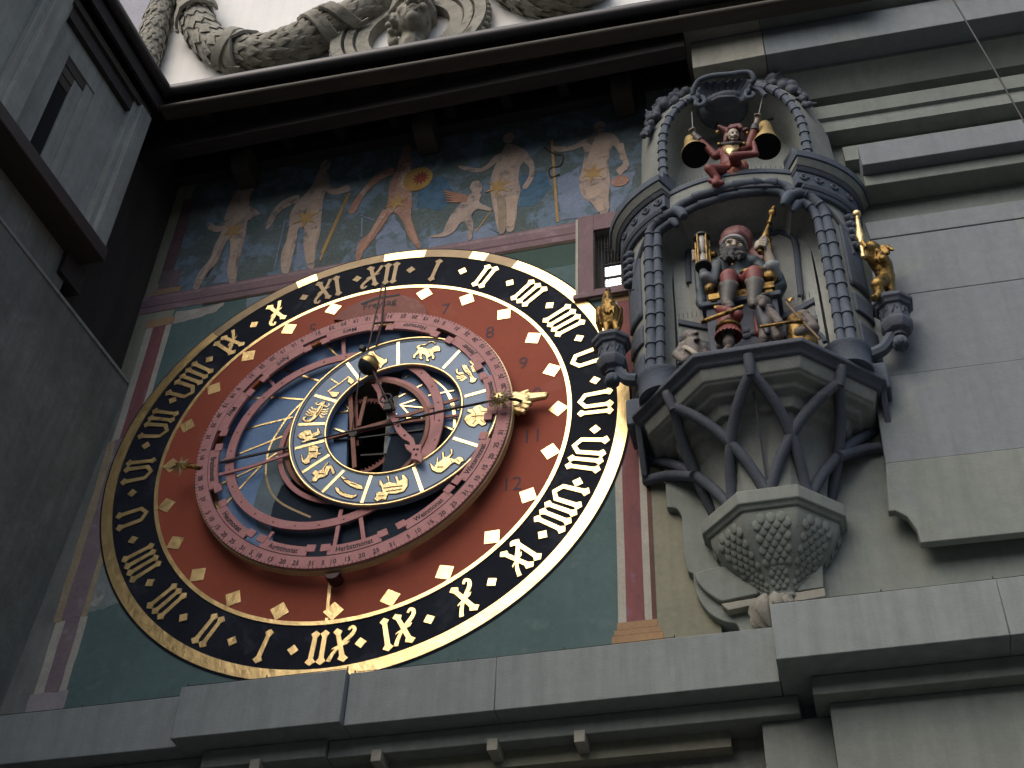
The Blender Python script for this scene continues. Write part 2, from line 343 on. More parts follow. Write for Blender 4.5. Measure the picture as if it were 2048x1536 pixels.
# ================================================================== roof eave over the painting
eave=thing('roof_eave','dark timber eave with a long gutter sheltering the painted wall','roof',(0,-.5,3.4))
GA=Vector((-1.81,-1.0,3.50)); GB=Vector((3.9,-.80,3.50))
def along(x,dy,dz):  # a point beside the gutter line
    t=(x-GA.x)/(GB.x-GA.x); p=GA.lerp(GB,t); return Vector((x,p.y+dy,p.z+dz))
def run(name,m,prof,x0,x1,bevel=0,smooth=False):
    b=MB(); n=len(prof); rows=[[along(x,dy,dz) for dy,dz in prof] for x in (x0,x1)]
    b.grid(rows,closed_v=True,smooth=smooth); b.add_raw([tuple(range(n)),tuple(range(2*n-1,n-1,-1))]); return b.build(name,m,eave,bevel=bevel)
run('gutter',gutm,[(.055*math.cos(t)*1.1,.02+.062*math.sin(t)) for t in [PI*.35+2*PI*i/18 for i in range(18)]],-1.85,4.2,smooth=True)
run('drip_edge',gutm,[(.03,.10),(-.035,.075),(-.035,.065),(.03,.09)],-1.80,4.2)
run('fascia_board',dkwood,[(.075,-.045),(.09,-.045),(.09,-.14),(.075,-.14)],-1.86,4.2)
run('moulded_board',brwood,[(.06,-.13)]+[(.035+.03*math.cos(t),-.165+.028*math.sin(t)) for t in [PI/2+PI*i/8 for i in range(9)]]+[(.09,-.20),(.14,-.205),(.14,-.13)],-1.88,4.2,smooth=False)
run('soffit',dkwood,[(.02,.06),(1.02,.36),(1.02,.40),(.02,.12)],-2.6,2.68)
run('roof_covering',gutm,[(-.01,.085),(1.01,.52),(1.01,.56),(-.01,.11)],-1.82,4.2)
x=-1.62
while x<2.6:
    b=MB(); b.hexa([along(x,.09,-.13),along(x+.085,.09,-.13),along(x+.085,1.0,.16),along(x,1.0,.16)],[along(x,.09,.055),along(x+.085,.09,.055),along(x+.085,1.0,.34),along(x,1.0,.34)])
    b.build('rafter',dkwood,eave); x+=.52
b=MB().box(-2.3,2.66,-.64,-.50,3.205,3.40); b.build('eave_beam',dkwood,eave,bevel=.008)
for bx in (-1.44,.29,2.06):
    MB().prism([(-.30,3.50),(-.30,3.36),(-.27,3.30),(-.20,3.26),(-.02,3.25),(-.02,3.50)],bx-.09,bx+.09,fn=lambda a,bb,c:(bb,a,c)).build('beam_bracket',mat('bracket_wood',(.06,.05,.04),(.04,.033,.028),rough=.8) if 'bracket_wood' not in MATS else MATS['bracket_wood'],eave,bevel=.01)
MB().box(-2.3,2.62,-.11,-.004,3.50,3.70).build('wall_plate',dkwood,eave)

# ================================================================== building on the left
side=thing('side_building','grey rendered side building with an overhanging oriel at the left','building',(-3,-2,-8))
SL=.07
def sx(x,y): return x+SL*y               # its front leans away to the left
def sbox(x0,x1,y0,y1,z0,z1):
    return MB().hexa([(sx(x0,y0),y0,z0),(sx(x1,y0),y0,z0),(sx(x1,y1),y1,z0),(sx(x0,y1),y1,z0)],[(sx(x0,y0),y0,z1),(sx(x1,y0),y0,z1),(sx(x1,y1),y1,z1),(sx(x0,y1),y1,z1)])
def sb(name,m,*a,bevel=0): return sbox(*a).build(name,m,side,bevel=bevel)
MB().hexa([(-6,-9,-8),(-2.9,-9,-8),(-2.42,-.002,-8),(-6,-.002,-8)],[(-6,-9,-2.13),(-2.80,-9,-2.13),(-2.315,-.002,-2.13),(-6,-.002,-2.13)]).build('lower_wall',sidepl,side)
MB().hexa([(-6,-9,-2.13),(-2.80,-9,-2.13),(-2.315,-.002,-2.13),(-6,-.002,-2.13)],[(-6,-9,.973),(-2.70,-9,.973),(-2.09,-.002,.973),(-6,-.002,.973)]).build('lower_wall',sidepl,side)
sb('upper_wall',sidepl,-6,-2.10,-9,-1.02,.973,3.5)
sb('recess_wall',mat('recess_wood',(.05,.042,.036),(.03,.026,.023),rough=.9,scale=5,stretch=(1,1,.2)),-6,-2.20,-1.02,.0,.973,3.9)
sb('corbel_beam',dkwood,-2.4,-2.06,-1.12,-.86,1.13,1.43)
sb('wall_coping',sidest,-2.3,-2.075,-9,-.012,.955,.985)
# oriel: sill beam, panels, frames
XO=-1.87
sb('sill_beam',mat('sill_wood',(.055,.040,.034),(.036,.028,.026),rough=.7,scale=5,stretch=(3,.3,3)),-3.2,XO+.02,-9,-.955,1.36,1.50,bevel=.01)
sb('oriel_wall',sidest,-4,XO-.10,-9,-1.941,1.50,3.30); sb('oriel_wall',sidest,-4,XO-.10,-1.559,-1.0,1.50,3.30); sb('oriel_wall',sidest,-4,XO-.10,-1.940,-1.560,2.801,3.30)
for y0,y1 in ((-1.13,-.97),(-2.36,-2.20),(-3.6,-3.44)):
    sb('oriel_pilaster',sidest,-3,XO,y0,y1,1.50,3.2,bevel=.008)
    sb('pilaster_edge',sidest,-3,XO-.045,y0-.055,y1+(.055 if y1<-1 else 0),1.50,3.2,bevel=.006)
sb('oriel_lintel',MATS['brown_wood'],-3.0,XO-.02,-9,-.98,3.19,3.27)
sb('lintel_shade_board',dkwood,-3.0,XO-.05,-2.2,-1.185,3.05,3.19)
# slit window, shallow stepped reveal; its deep darkness is put into the colours
XW=XO-.10
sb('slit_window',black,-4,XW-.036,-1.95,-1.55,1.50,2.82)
for d,y0,y1,z0,z1,m_ in ((.010,-1.66,-1.56,1.5,2.80,'side_stone'),(.020,-1.775,-1.661,1.5,2.70,'side_stone'),(.012,-1.94,-1.661,2.70,2.80,'bracket_wood'),(.020,-1.94,-1.776,2.605,2.699,'brown_wood'),(.028,-1.94,-1.776,2.50,2.603,'bracket_wood')):
    sb('window_reveal',MATS[m_],-3.9,XW-d,y0,y1,z0,z1,bevel=.004)
# roof of the side building
b=MB(); GX=-1.80
def sgut(name,m,prof,y0,y1,smooth=False):
    b=MB(); n=len(prof); rows=[[(GX+.06*(y+1.0)+dx,y,3.50+dz) for dx,dz in prof] for y in (y0,y1)]
    b.grid(rows,closed_v=True,smooth=smooth); b.add_raw([tuple(range(n)),tuple(range(2*n-1,n-1,-1))]); return b.build(name,m,side)
sgut('roof_gutter',gutm,[(-.06+.06*math.cos(t),.02+.065*math.sin(t)) for t in [2*PI*i/18 for i in range(18)]],-9,-.98,True)
sgut('roof_soffit',dkwood,[(-.10,-.09),(-.10,.04),(-3,.9),(-3,.7)],-9,-.94)
sgut('soffit_board',dkwood,[(-.09,-.20),(-.09,-.05),(-.12,-.05),(-.12,-.20)],-9,-.96)
sgut('roof_covering',gutm,[(-.02,.05),(-.05,.10),(-3.2,1.6),(-3.2,1.5)],-9,-.9)

# ================================================================== unseen street front behind the viewer, added to block low sky light
opp=thing('added_house_front','unseen long plastered house front across the street, added to block low sky light','building',(0,-24,-8))
MB().box(-50,50,-29,-24,-8,4).build('house_wall',stone3,opp)
MB().hexa([(-50,-30,4),(50,-30,4),(50,-23.4,4),(-50,-23.4,4)],[(-50,-30,6.5),(50,-30,6.5),(50,-27.5,6.5),(-50,-27.5,6.5)]).build('tiled_roof',mat('roof_tiles',(.16,.075,.05),(.11,.06,.045),scale=4,rough=.9),opp)
b=MB()
for r_ in range(3):
    for c_ in range(-12,13): b.box(c_*3.4-.6,c_*3.4+.6,-24.02,-23.99,-4.5+r_*3,-2.9+r_*3)
b.build('window_row',MATS['pane_glass'],opp)

# ================================================================== astronomical clock
clock=thing('astronomical_clock','huge round astronomical clock with gilt numerals, red dial and zodiac ring','clock',(0,0,0))
def P(r,deg): t=math.radians(deg); return (r*math.sin(t),r*math.cos(t))
def angp(u,v,y=0): p=at(u,v,y); return math.atan2(p.x,p.z)
def O5(l,y): return T(l,y,380,560,2.4)
def O3(l,y): return T(l,y,560,640,5.9067)
def O4(l,y): return T(l,y,800,650,5.9067)
def O6(l,y): return T(l,y,560,840,4.5175)
def line2(l,w):
    "ribbon outline along a polyline"
    n=len(l); L=[];R=[]
    for i,(x,z) in enumerate(l):
        a=l[max(i-1,0)]; b=l[min(i+1,n-1)]; dx,dz=b[0]-a[0],b[1]-a[1]; q=math.hypot(dx,dz) or 1
        ww=w[i] if isinstance(w,(list,tuple)) else w
        nx,nz=-dz/q*ww/2,dx/q*ww/2; L.append((x+nx,z+nz)); R.append((x-nx,z-nz))
    return L+R[::-1]
def sm2(l,k=4,closed=False): return smooth2(l,k,closed)
MB().ring(1.57,2.016,-.007,.0,n=160).build('hour_ring',blackdial,clock)
MB().ring(.74,1.575,-.010,.0,n=160).build('red_dial',reddial,clock)
# gilt outer rim, partly hidden under remains of an older painting
cuts=[(0,MATS['gold_leaf'])]
def rimseg(a0,a1,m):
    n=max(3,int(abs(a1-a0)/math.radians(2)))
    MB().ring(1.915,2.0,-.0135,-.006,n=n,a0=a0,a1=a1).build('gilt_rim',m,clock)
A=[angp(*q) for q in ((426,666),(593,567),(634,550),(725,527),(770,512),(853,506),(943,510),(975,516),(1030,530))]
seg=[(A[0],A[1],dullgold),(A[1],A[2],gold),(A[2],A[4],dullgold),(A[4],A[5],gold),(A[5],A[6],dullgold),(A[6],A[7],gold),(A[7],A[8],dullgold),(A[8],A[0]+2*PI,gold)]
for a0,a1,m in seg: rimseg(a0+.0008,a1-.0008,m)
MB().ring(1.558,1.588,-.015,-.006,n=200).build('gilt_circle',gold,clock)
# Gothic numerals
def gI(x): return [[(x+a,b) for a,b in [(0,0),(.122,.10),(.060,.2),(.060,.8),(.122,.9),(0,1),(-.122,.9),(-.060,.8),(-.060,.2),(-.122,.1)]]]
def gV(x): return [[(x+a,b) for a,b in [(-.2,1),(-.08,.9),(-.145,.79),(-.145,.26),(.01,.14),(.145,.26),(.145,.79),(.08,.9),(.2,1),(.33,.9),(.27,.8),(.27,.2),(0,0),(-.27,.2),(-.27,.8),(-.33,.9)]]]
def gX(x):
    o=[[(x+.10-a*1.0-.22*(b-.0),b) for a,b in [(0,0),(.122,.10),(.060,.2),(.060,.8),(.122,.9),(0,1),(-.122,.9),(-.060,.8),(-.060,.2),(-.122,.1)]]]
    d=sm2([(-.20,.10),(-.29,.02),(-.36,.10),(-.30,.24),(-.12,.40),(.03,.55),(.16,.74),(.24,.93)],4)
    ww=[.06+.05*math.sin(PI*i/(len(d)-1)) if i<len(d)*.6 else .07+.09*(i/len(d)-.6) for i in range(len(d))]
    o.append([(x+a,b) for a,b in line2(d,ww)])
    o.append([(x+a,b) for a,b in [(-.25,.42),(-.18,.50),(.20,.60),(.24,.68),(.18,.56),(-.10,.44)]])
    return o
WID={'I':.25,'V':.60,'X':.46}
def numeral(s):
    x=0; o=[]
    for i,ch in enumerate(s):
        w=WID[ch]; x+=w/2; o+= {'I':gI,'V':gV,'X':gX}[ch](x); x+=w/2+(.06 if ch=='X' else -.0)
    return [[(a-x/2,b) for a,b in p] for p in o]
ROM=['XII','I','II','III','IIII','V','VI','VII','VIII','IX','X','XI']
R0,R1=1.628,1.888
for k in range(24):
    m=gold
    b=MB(); h=R1-R0
    for j,poly in enumerate(numeral(ROM[k%12])):
        pp=[]
        for a,r in poly:
            rr=R0+h*r; t=math.radians(15*k)+a*h*1.06/1.76; pp.append((rr*math.sin(t),rr*math.cos(t)))
        b.prism(pp,-.0145+.0006*j,-.005)
    if k in (0,1,23): m=dullgold
    if k==2: m=gold
    tag(b.build('numeral',m,clock),None)
    t=15*(k+.5)+.39; d=.040; b=MB()
    b.prism([P(1.77+d,t),P(1.77,t+math.degrees(d/1.77)),P(1.77-d,t),P(1.77,t-math.degrees(d/1.77))],-.0145,-.005)
    b.build('hour_dot',dullgold if k in (0,23,22) else gold,clock)
    if k:
        t=15*k; d=.072; b=MB(); b.prism([P(1.49+d,t),P(1.49,t+math.degrees(d/1.49)),P(1.49-d,t),P(1.49,t-math.degrees(d/1.49))],-.0145,-.008)
        b.build('gilt_diamond',gold,clock)
MB().prism(T([(659,1155),(666,1155),(659,1225),(653,1225)]),-.0140,-.008).build('gilt_bar',gold,clock)
MB().prism(T([(652,1238),(658,1238),(654,1252),(649,1252)]),-.0140,-.008).build('gilt_bar',gold,clock)
# writing
def flat_text(txt,size,x,z,y,parent,m,name,rot=0,off=0.0,sx=1.0):
    vs,fs=textmesh(txt,size,font_off=off); c,s=math.cos(rot),math.sin(rot)
    b=MB(); b.add([(x+(vx*sx)*c-vy*s,y,z+(vx*sx)*s+vy*c) for vx,vy,_ in vs],fs); return b.build(name,m,parent)
def arc_text(txt,size,r,ang,y,parent,m,name,off=0.0,sx=1.0):
    "letters bent round the centre, tops towards the centre, reading anticlockwise"
    vs,fs=textmesh(txt,size,font_off=off); b=MB(); o=[]
    for vx,vy,_ in vs:
        rr=r-vy; t=ang-vx*sx/r; o.append((rr*math.sin(t),y,rr*math.cos(t)))
    b.add(o,fs); return b.build(name,m,parent)
dim=mat('faint_blue_ink',(.055,.05,.085),(.09,.05,.06),scale=20,rough=.8)
for txt,u,v in (('5',623,668),('7',890,628),('8',979,675),('9',1046,737),('10',1063,800),('11',1064,884),('12',1023,981),('2',447,822),('1',388,976)):
    p=at(u,v,-.012); flat_text(txt,.17,p.x,p.z,-.0125,clock,dim,'red_dial_number',rot=0,off=-.001 if len(txt)>1 else -.001,sx=.9)
# weekday plate
wp=[(690,190),(720,155),(780,118),(850,88),(930,70),(1010,70),(1080,88),(1125,125),(1145,180),(1100,230),(900,200)]
fp=MB().prism(O5(wp,-.03),-.03,-.008).build('weekday_plate',fadered,clock)
MB().prism(O5([(818,112),(900,82),(1008,66),(1006,74),(900,92),(824,120)],-.031),-.0325,-.029).build('weekday_slot',inkm,fp)
p=at(380+908/2.4,560+128/2.4,-.032); flat_text('Freytag',.095,p.x,p.z,-.0325,fp,inkm,'weekday_name',rot=math.radians(2),off=.001)
# sky plate, split by the tall opening in the middle
YB=-.05; RB=1.125
slotL=T([(690,738),(697,800),(694,880),(692,965)],YB); slotR=T([(806,738),(797,800),(776,880),(768,965)],YB)
def halfplate(side,edge):
    arc=[P(RB,side*(i*180/60)) for i in range(61)]
    top=(0.0,.62); bot=(0.0,-.50)
    return arc+[(0,bot[1])]+[edge[-1]]+edge[::-1][1:]+[(0,top[1])]
pl=MB(); pl.prism(halfplate(-1,[(x,z) for x,z in slotL]),YB,-.012); pl.prism(halfplate(1,[(x,z) for x,z in slotR]),YB,-.012)
plate=pl.build('sky_plate',bluedial,clock)
MB().ring(RB-.035,RB,YB-.004,YB+.001,n=160,a0=math.radians(-125),a1=math.radians(108)).build('gilt_circle',gold,plate)
def clipdisc(l,R=RB-.002): 
    o=[]
    for x,z in l:
        r=math.hypot(x,z); f=min(1,R/r) if r>0 else 1; o.append((x*f,z*f))
    return o
teal=O5([(355,940),(372,850),(410,760),(470,690),(560,640),(560,960),(440,1000),(400,1080),(385,1150),(385,1230),(330,1200),(300,1110),(325,1010)],YB)
MB().prism(teal,YB-.0020,YB+.001).build('twilight_band',tealm,plate)
ng=O5([(520,940),(440,990),(400,1080),(385,1150),(410,1350)],YB)
ng2=[P(RB-.004,a) for a in range(196,98,-4)]
MB().prism(ng+[q for q in ng2]+[at(380+1270/2.4,560+715/2.4,YB).xz[:] if False else (at(380+1270/2.4,560+715/2.4,YB).x,at(380+1270/2.4,560+715/2.4,YB).z),(at(380+1040/2.4,560+655/2.4,YB).x,at(380+1040/2.4,560+655/2.4,YB).z),(.27,-.05),(.22,-.45),(-.05,-.50),(-.08,-.45)],YB-.0025,YB+.001).build('night_field',nightm,plate)
gl=MB()
i=0
for l in ([(640,300),(770,420)],[(270,570),(400,565),(545,575)],[(440,425),(510,450),(620,485)],[(180,745),(330,700),(495,660)],[(130,880),(300,810),(490,735)],[(130,990),(350,885),(480,820)],[(160,1090),(350,885),(420,830)],[(365,940),(368,880),(385,800),(430,720),(480,650),(560,570)],[(1105,275),(1135,228)]):
    gl.prism(clipdisc(line2(sm2(O5(l,YB),3),.014)),YB-.0040-.0003*i,YB); i+=1
for l in ([(-60,520),(200,535),(390,640),(560,790),(640,960),(655,1230)],[(60,630),(200,520)],[(-10,855),(200,745),(400,640)],[(0,950),(240,870)],[(340,840),(640,780)],[(20,960),(300,985)],[(10,950),(100,1050)],[(470,1000),(700,1000)],[(430,1160),(625,1245)],[(540,780),(600,900),(640,1090),(640,1220)],[(80,1110),(180,1088),(270,1110)],[(-120,1090),(-30,1060)]):
    gl.prism(line2(sm2(O4(l,YB),3),.011),YB-.0040-.0003*i,YB); i+=1
for l in ([(660,1090),(720,1100),(815,1080)],[(640,1290),(700,1310),(790,1340)],[(770,1010),(820,1060)]):
    gl.prism(line2(sm2(O3(l,YB),3),.012),YB-.0040-.0003*i,YB); i+=1
gl.build('gilt_hour_line',gold,plate)
MB().prism(line2(sm2(O5([(365,940),(390,1020),(450,1080),(580,1140)],YB),3),.016),YB-.0045,YB).build('faded_hour_line',dullgold,plate)
# stone-grey slip and daylight slots deep in the opening
MB().prism(T([(778,800),(800,790),(793,870),(772,960),(765,960),(770,880)],-.02),-.03,.05).build('opening_jamb',sidest,clock)
lit=bpy.data.materials.new('daylight_window'); lit.use_nodes=True
e=lit.node_tree.nodes['Principled BSDF']; e.inputs['Base Color'].default_value=(.7,.8,.9,1); e.inputs['Emission Color'].default_value=(.75,.86,1,1); e.inputs['Emission Strength'].default_value=1.0
lit2=lit.copy(); lit2.name='lit_window_pane'; lit2.node_tree.nodes['Principled BSDF'].inputs['Emission Strength'].default_value=.8
for l in ([(754,894),(769,891),(769,899),(755,903)],[(750,915),(767,911),(766,919),(751,926)]):
    q=[at(u,v,1.6) for u,v in l]; MB().prism([(p.x,p.z) for p in q],1.58,1.62).build('chamber_window',lit,clock)
# bars, rings and gear of the rete
def fitc(pts):
    n=len(pts); import numpy as np
    A=np.array([[2*x,2*z,1] for x,z in pts]); r=np.array([x*x+z*z for x,z in pts]); s=np.linalg.lstsq(A,r,rcond=None)[0]
    return (float(s[0]),float(s[1])),float(math.sqrt(s[2]+s[0]**2+s[1]**2))
def bar(l,y,w,name,m,t=.012,parent=None):
    return MB().prism(line2(O5(l,y),w),y-t,y).build(name,m,parent or clock,bevel=.002)
rt=MB().ring(.765,.832,-.112,-.095,(-.155,-.037),n=140).build('rete_ring',pink,clock,bevel=.002)
rv=MB()
for i in range(28): q=P(.80,i*360/28); rv.ell((q[0]-.155,-.112,q[1]-.037),(.008,.004,.008),n=8,m=5)
rv.build('rivet',MATS['rusty_iron_paint'],rt)
yI=-.080
cc,rr=fitc(O5([(480,690),(440,800),(430,880),(450,960),(500,1030),(600,1075),(700,1080),(905,460),(1030,480),(1120,550),(1165,640),(1165,740),(1120,850)],yI))
MB().ring(rr-.038,rr,yI-.012,yI,cc,n=110).build('inner_ring',pink,clock,bevel=.002)
MB().ring(rr-.078,rr-.046,yI-.022,yI-.010,(cc[0]+.012,cc[1]+.008),n=110).build('inner_ring',orangeiron,clock,bevel=.002)
gc,gr=fitc(O5([(800,578),(850,572),(910,575),(870,915),(930,880),(990,815)],-.03))
g=MB().ring(gr-.03,gr,-.036,-.026,gc,n=90); N=72
for i in range(N):
    t=2*PI*i/N; g.prism([(gc[0]+(gr-.03+dr)*math.sin(t+dt),gc[1]+(gr-.03+dr)*math.cos(t+dt)) for dr,dt in ((.001,-.018),(-.018,-.008),(-.018,.008),(.001,.018))],-.0355,-.0265)
g.build('gear_ring',MATS['faded_red_paint'],clock)
bar([(770,550),(780,720),(792,905)],-.082,.034,'spoke',orangeiron); bar([(845,565),(812,705)],-.060,.030,'spoke',orangeiron)
bar([(800,560),(806,800)],-.045,.020,'spoke',MATS['faded_red_paint'])
bar([(470,825),(690,755),(950,682),(1290,572)],-.084,.032,'spoke',orangeiron); bar([(690,765),(960,695),(1290,652)],-.066,.022,'spoke',MATS['faded_red_paint'])
bar([(690,775),(810,762),(1120,722)],-.055,.014,'spoke',iron); bar([(820,845),(1000,835)],-.04,.016,'spoke',iron)
bar([(105,947),(290,900),(480,838)],-.114,.026,'spoke',pink); bar([(110,885),(300,845),(480,805)],-.117,.020,'spoke',iron)
bar([(728,1105),(690,1315)],-.094,.030,'spoke',pink); bar([(818,1120),(842,1295)],-.094,.030,'spoke',pink)
bar([(402,1212),(358,1270)],-.094,.026,'spoke',pink); bar([(735,258),(742,372)],-.094,.030,'spoke',pink); bar([(370,470),(408,512)],-.094,.026,'spoke',pink)
p=at(704,862,-.12); MB().lathe([(.0,-.10),(.035,-.10),(.035,.05),(.0,.05)],(p.x,-.05,p.z),Matrix.Rotation(PI/2,3,'X'),n=8,smooth=False).build('hub',iron,clock)
# calendar ring with month ribbons
YC=-.15
cr=MB().ring(1.092,1.190,YC,YC+.022,(-.008,-.045),n=180).build('calendar_ring',pink,clock,bevel=.0015)
CC=(-.008,-.045)
MB().ring(1.17,1.200,YC+.024,YC+.075,CC,n=180).build('ring_edge',edgegold,cr)
def CP(r,t): return (CC[0]+r*math.sin(t),CC[1]+r*math.cos(t))
months=[('Augstmonat',430,1320),('Herbstmonat',790,1330),('Weinmonat',1170,1130),('Wintermonat',1418,870),('Christmonat',1482,540),('Jenner',1372,312),('Hornung',1092,205),('Merz',768,225),('April',438,378),('May',190,630),('Brachmonat',90,915),('Heumonat',178,1180)]
aa=[]
for n_,u,v in months:
    p=at(380+u/2.4,560+v/2.4,YC); aa.append(math.atan2(p.x-CC[0],p.z-CC[1]))
def arcpoly(r0,r1,a0,a1,n=14): return [CP(r0,a0+(a1-a0)*i/n) for i in range(n+1)]+[CP(r1,a1+(a0-a1)*i/n) for i in range(n+1)]
def ctext(txt,size,r,ang,m,name,parent,off=0,sx=1.0,y=YC-.0045):
    vs,fs=textmesh(txt,size,font_off=off); b=MB()
    b.add([(*[CC[0]+(r-vy)*math.sin(ang-vx*sx/r)],y,CC[1]+(r-vy)*math.cos(ang-vx*sx/r)) for vx,vy,_ in vs],fs); return b.build(name,m,parent)
for (n_,u,v),a in zip(months,aa):
    h=math.radians(10.2)
    b=MB(); b.prism(arcpoly(1.016,1.090,a-h,a+h),YC-.003,YC+.018)
    rib=b.build('month_ribbon',pink,cr)
    for s in (-1,1):
        MB().prism(arcpoly(1.0,1.058,a+s*h*.92,a+s*(h+math.radians(3.0)),4),YC-.006,YC+.006).build('ribbon_curl',pink,rib,bevel=.002)
    ctext(n_,.060,1.073,a,inkm,'month_name',rib,off=.0012,sx=.82 if len(n_)>8 else .95)
    for d,txt in ((-11,'5'),(-7.5,'10'),(-2.5,'15'),(2.5,'20'),(7.5,'25'),(13.2,'31')):
        ctext(txt,.050,1.165,a-math.radians(d),inkm,'day_number',cr,off=.0005,y=YC-.003)
tk=MB()
for i in range(240):
    t=2*PI*i/240; L=.012 if i%5 else .022
    tk.prism([CP(1.190,t-.0016),CP(1.190,t+.0016),CP(1.190-L,t+.0016),CP(1.190-L,t-.0016)],YC-.002,YC+.001)
tk.build('day_tick',inkm,cr)
MB().ring(1.0900,1.0945,YC-.0015,YC+.002,CC,n=150).build('scored_line',inkm,cr)
p=at(662,1142,YC); MB().prism([(p.x+.055*math.cos(PI*i/10),p.z-.05*math.sin(PI*i/10)) for i in range(11)],YC+.02,YC+.12).build('clasp',mat('maroon_iron',(.06,.02,.018),(.04,.014,.012),rough=.5),cr,bevel=.006)
# zodiac ring
YZ=-.132; ZC=(.302,.036); RO,RI=.792,.512
zr=MB().ring(RI,RO,YZ,YZ+.045,ZC,n=160).build('zodiac_ring',zodblue,clock)
def circ3(r,y,c,n=120): return [(c[0]+r*math.sin(2*PI*i/n),y,c[1]+r*math.cos(2*PI*i/n)) for i in range(n)]
for r_,w_ in ((RO-.004,.0105),(RI+.004,.0105)):
    MB().tube(circ3(r_,YZ-.002,ZC),w_,10,closed=True).build('gilt_rim',gold,zr)
MB().ring(RO-.034,RO-.026,YZ-.002,YZ+.001,ZC,n=140).build('rim_line',inkm,zr)
for a,b_ in (((1000,300),(1000,410)),((1310,325),(1215,425)),((1460,520),(1320,560)),((1265,760),(1390,800)),((1075,900),(1115,1015)),((870,940),(825,1070)),((740,915),(635,1020)),((670,840),(540,925)),((655,770),(505,810)),((655,690),(520,695)),((705,585),(600,555)),((815,480),(755,400))):
    MB().prism(line2(O5([a,b_],YZ),.024),YZ-.004,YZ).build('gilt_divider',gold,zr)
signs=[('leo',O4,[[(480,290),(465,255),(430,250),(400,265),(370,285),(330,290),(270,270),(225,265),(250,245),(300,245),(340,215),(370,205),(410,215),(415,235),(425,220),(400,200),(350,200),(320,225),(270,235),(215,245),(195,270),(215,300),(190,335),(160,360),(155,395),(180,400),(190,365),(230,335),(235,375),(225,395),(255,415),(270,405),(255,375),(265,345),(300,360),(315,395),(310,430),(340,438),(345,425),(330,395),(360,375),(385,375),(380,405),(400,412),(412,375),(395,350),(400,325),(440,315),(475,315)]],[]),
('cancer',O4,[[(745,470),(755,490),(765,465),(780,490),(795,475),(800,510),(840,560),(860,600),(880,630),(912,640),(890,675),(860,688),(825,680),(835,640),(810,590),(770,560),(745,520),(735,490)],[(660,540),(690,515),(680,545),(695,570),(740,560),(765,580),(700,595),(665,570)],[(820,430),(870,425),(850,445),(880,460),(890,490),(840,510),(830,500),(860,480),(830,450)]],
 [[(765,595),(700,615),(665,608)],[(775,610),(705,635),(670,630)],[(785,620),(730,650),(705,660)],[(790,625),(745,655),(730,668)],[(840,520),(890,490),(920,470)],[(850,530),(900,510),(930,490)],[(855,540),(905,525),(940,510)],[(855,550),(900,545),(945,525)]]),
('gemini',O4,[[(800,1000),(850,1000),(900,960),(950,950),(1000,985),(1070,1000),(1070,1050),(1030,1050),(1000,1060),(1060,1070),(1050,1095),(990,1110),(1025,1125),(1020,1180),(970,1200),(930,1170),(880,1210),(830,1200),(790,1170),(760,1120),(780,1080),(850,1050),(800,1030)]],[]),
('taurus',O6,[[(1480,290),(1485,335),(1510,340),(1550,305),(1540,270),(1560,270),(1560,310),(1530,345),(1580,360),(1620,335),(1650,345),(1665,370),(1640,385),(1620,410),(1580,385),(1545,405),(1500,450),(1460,478),(1420,480),(1375,455),(1355,400),(1365,395),(1395,430),(1415,400),(1420,345),(1432,345),(1430,390),(1470,360),(1465,300)]],[]),
('aries',O6,[[(965,515),(985,510),(990,560),(1010,570),(1060,575),(1040,515),(1060,510),(1080,555),(1110,540),(1100,505),(1125,500),(1155,540),(1155,600),(1120,650),(1050,670),(980,670),(965,700),(960,725),(920,720),(880,740),(850,715),(870,700),(870,665),(900,650),(930,660),(920,610),(900,590),(900,550),(915,550),(935,590),(985,565)]],[]),
('pisces',O6,[[(545,510),(580,520),(640,560),(690,575),(745,600),(750,630),(700,625),(640,600),(590,565),(570,540)],[(495,605),(530,620),(560,655),(620,675),(665,685),(705,672),(690,695),(650,712),(590,700),(545,680),(510,650)]],[]),
('aquarius',O6,[[(290,490),(320,455),(350,470),(380,450),(440,375),(440,390),(400,440),(400,470),(420,420),(470,415),(500,480),(480,500),(455,440),(440,470),(430,500),(400,520),(350,530),(330,560),(285,560),(295,530),(320,510)]],[]),
('capricorn',O6,[[(330,235),(365,255),(345,260),(345,290),(380,310),(340,320),(335,350),(300,340),(270,360),(270,390),(235,405),(200,380),(190,320),(200,320),(215,370),(240,350),(260,310),(260,250),(300,235)]],[]),
('sagittarius',O6,[[(160,150),(190,120),(240,95),(280,95),(290,130),(340,105),(330,80),(350,80),(370,130),(310,155),(290,165),(340,170),(350,180),(280,185),(230,205),(190,210),(230,180),(185,170)]],[]),
('scorpio',O3,[[(540,970),(520,1010),(500,1060),(460,1120),(420,1170),(360,1210),(300,1210),(265,1180),(275,1150),(320,1150),(300,1165),(290,1180),(320,1195),(370,1170),(410,1120),(440,1060),(480,1010),(480,980),(510,965)]],
 [[(485,995),(440,1008),(425,990),(455,970)],[(515,1015),(560,1030),(585,1010),(575,992)],[(440,1060),(390,1055),(370,1030)],[(430,1080),(370,1085),(340,1060)],[(420,1100),(350,1105),(315,1080)],[(410,1120),(340,1135),(305,1110)],[(500,1060),(540,1065),(580,1050)],[(490,1085),(530,1090),(570,1080)],[(480,1105),(520,1120),(560,1105)],[(470,1120),(490,1150),(530,1150)]]),
('libra',O3,[[(820,668),(888,725),(840,768),(803,735)],[(575,850),(707,860),(670,912),(620,917)]],[[(565,850),(690,765),(720,745),(820,668)],[(705,765),(600,700)]]),
('virgo',O3,[[(1035,410),(1060,380),(1110,375),(1130,410),(1180,440),(1240,475),(1265,460),(1270,500),(1220,535),(1190,580),(1160,540),(1130,480),(1080,430)]],[])]
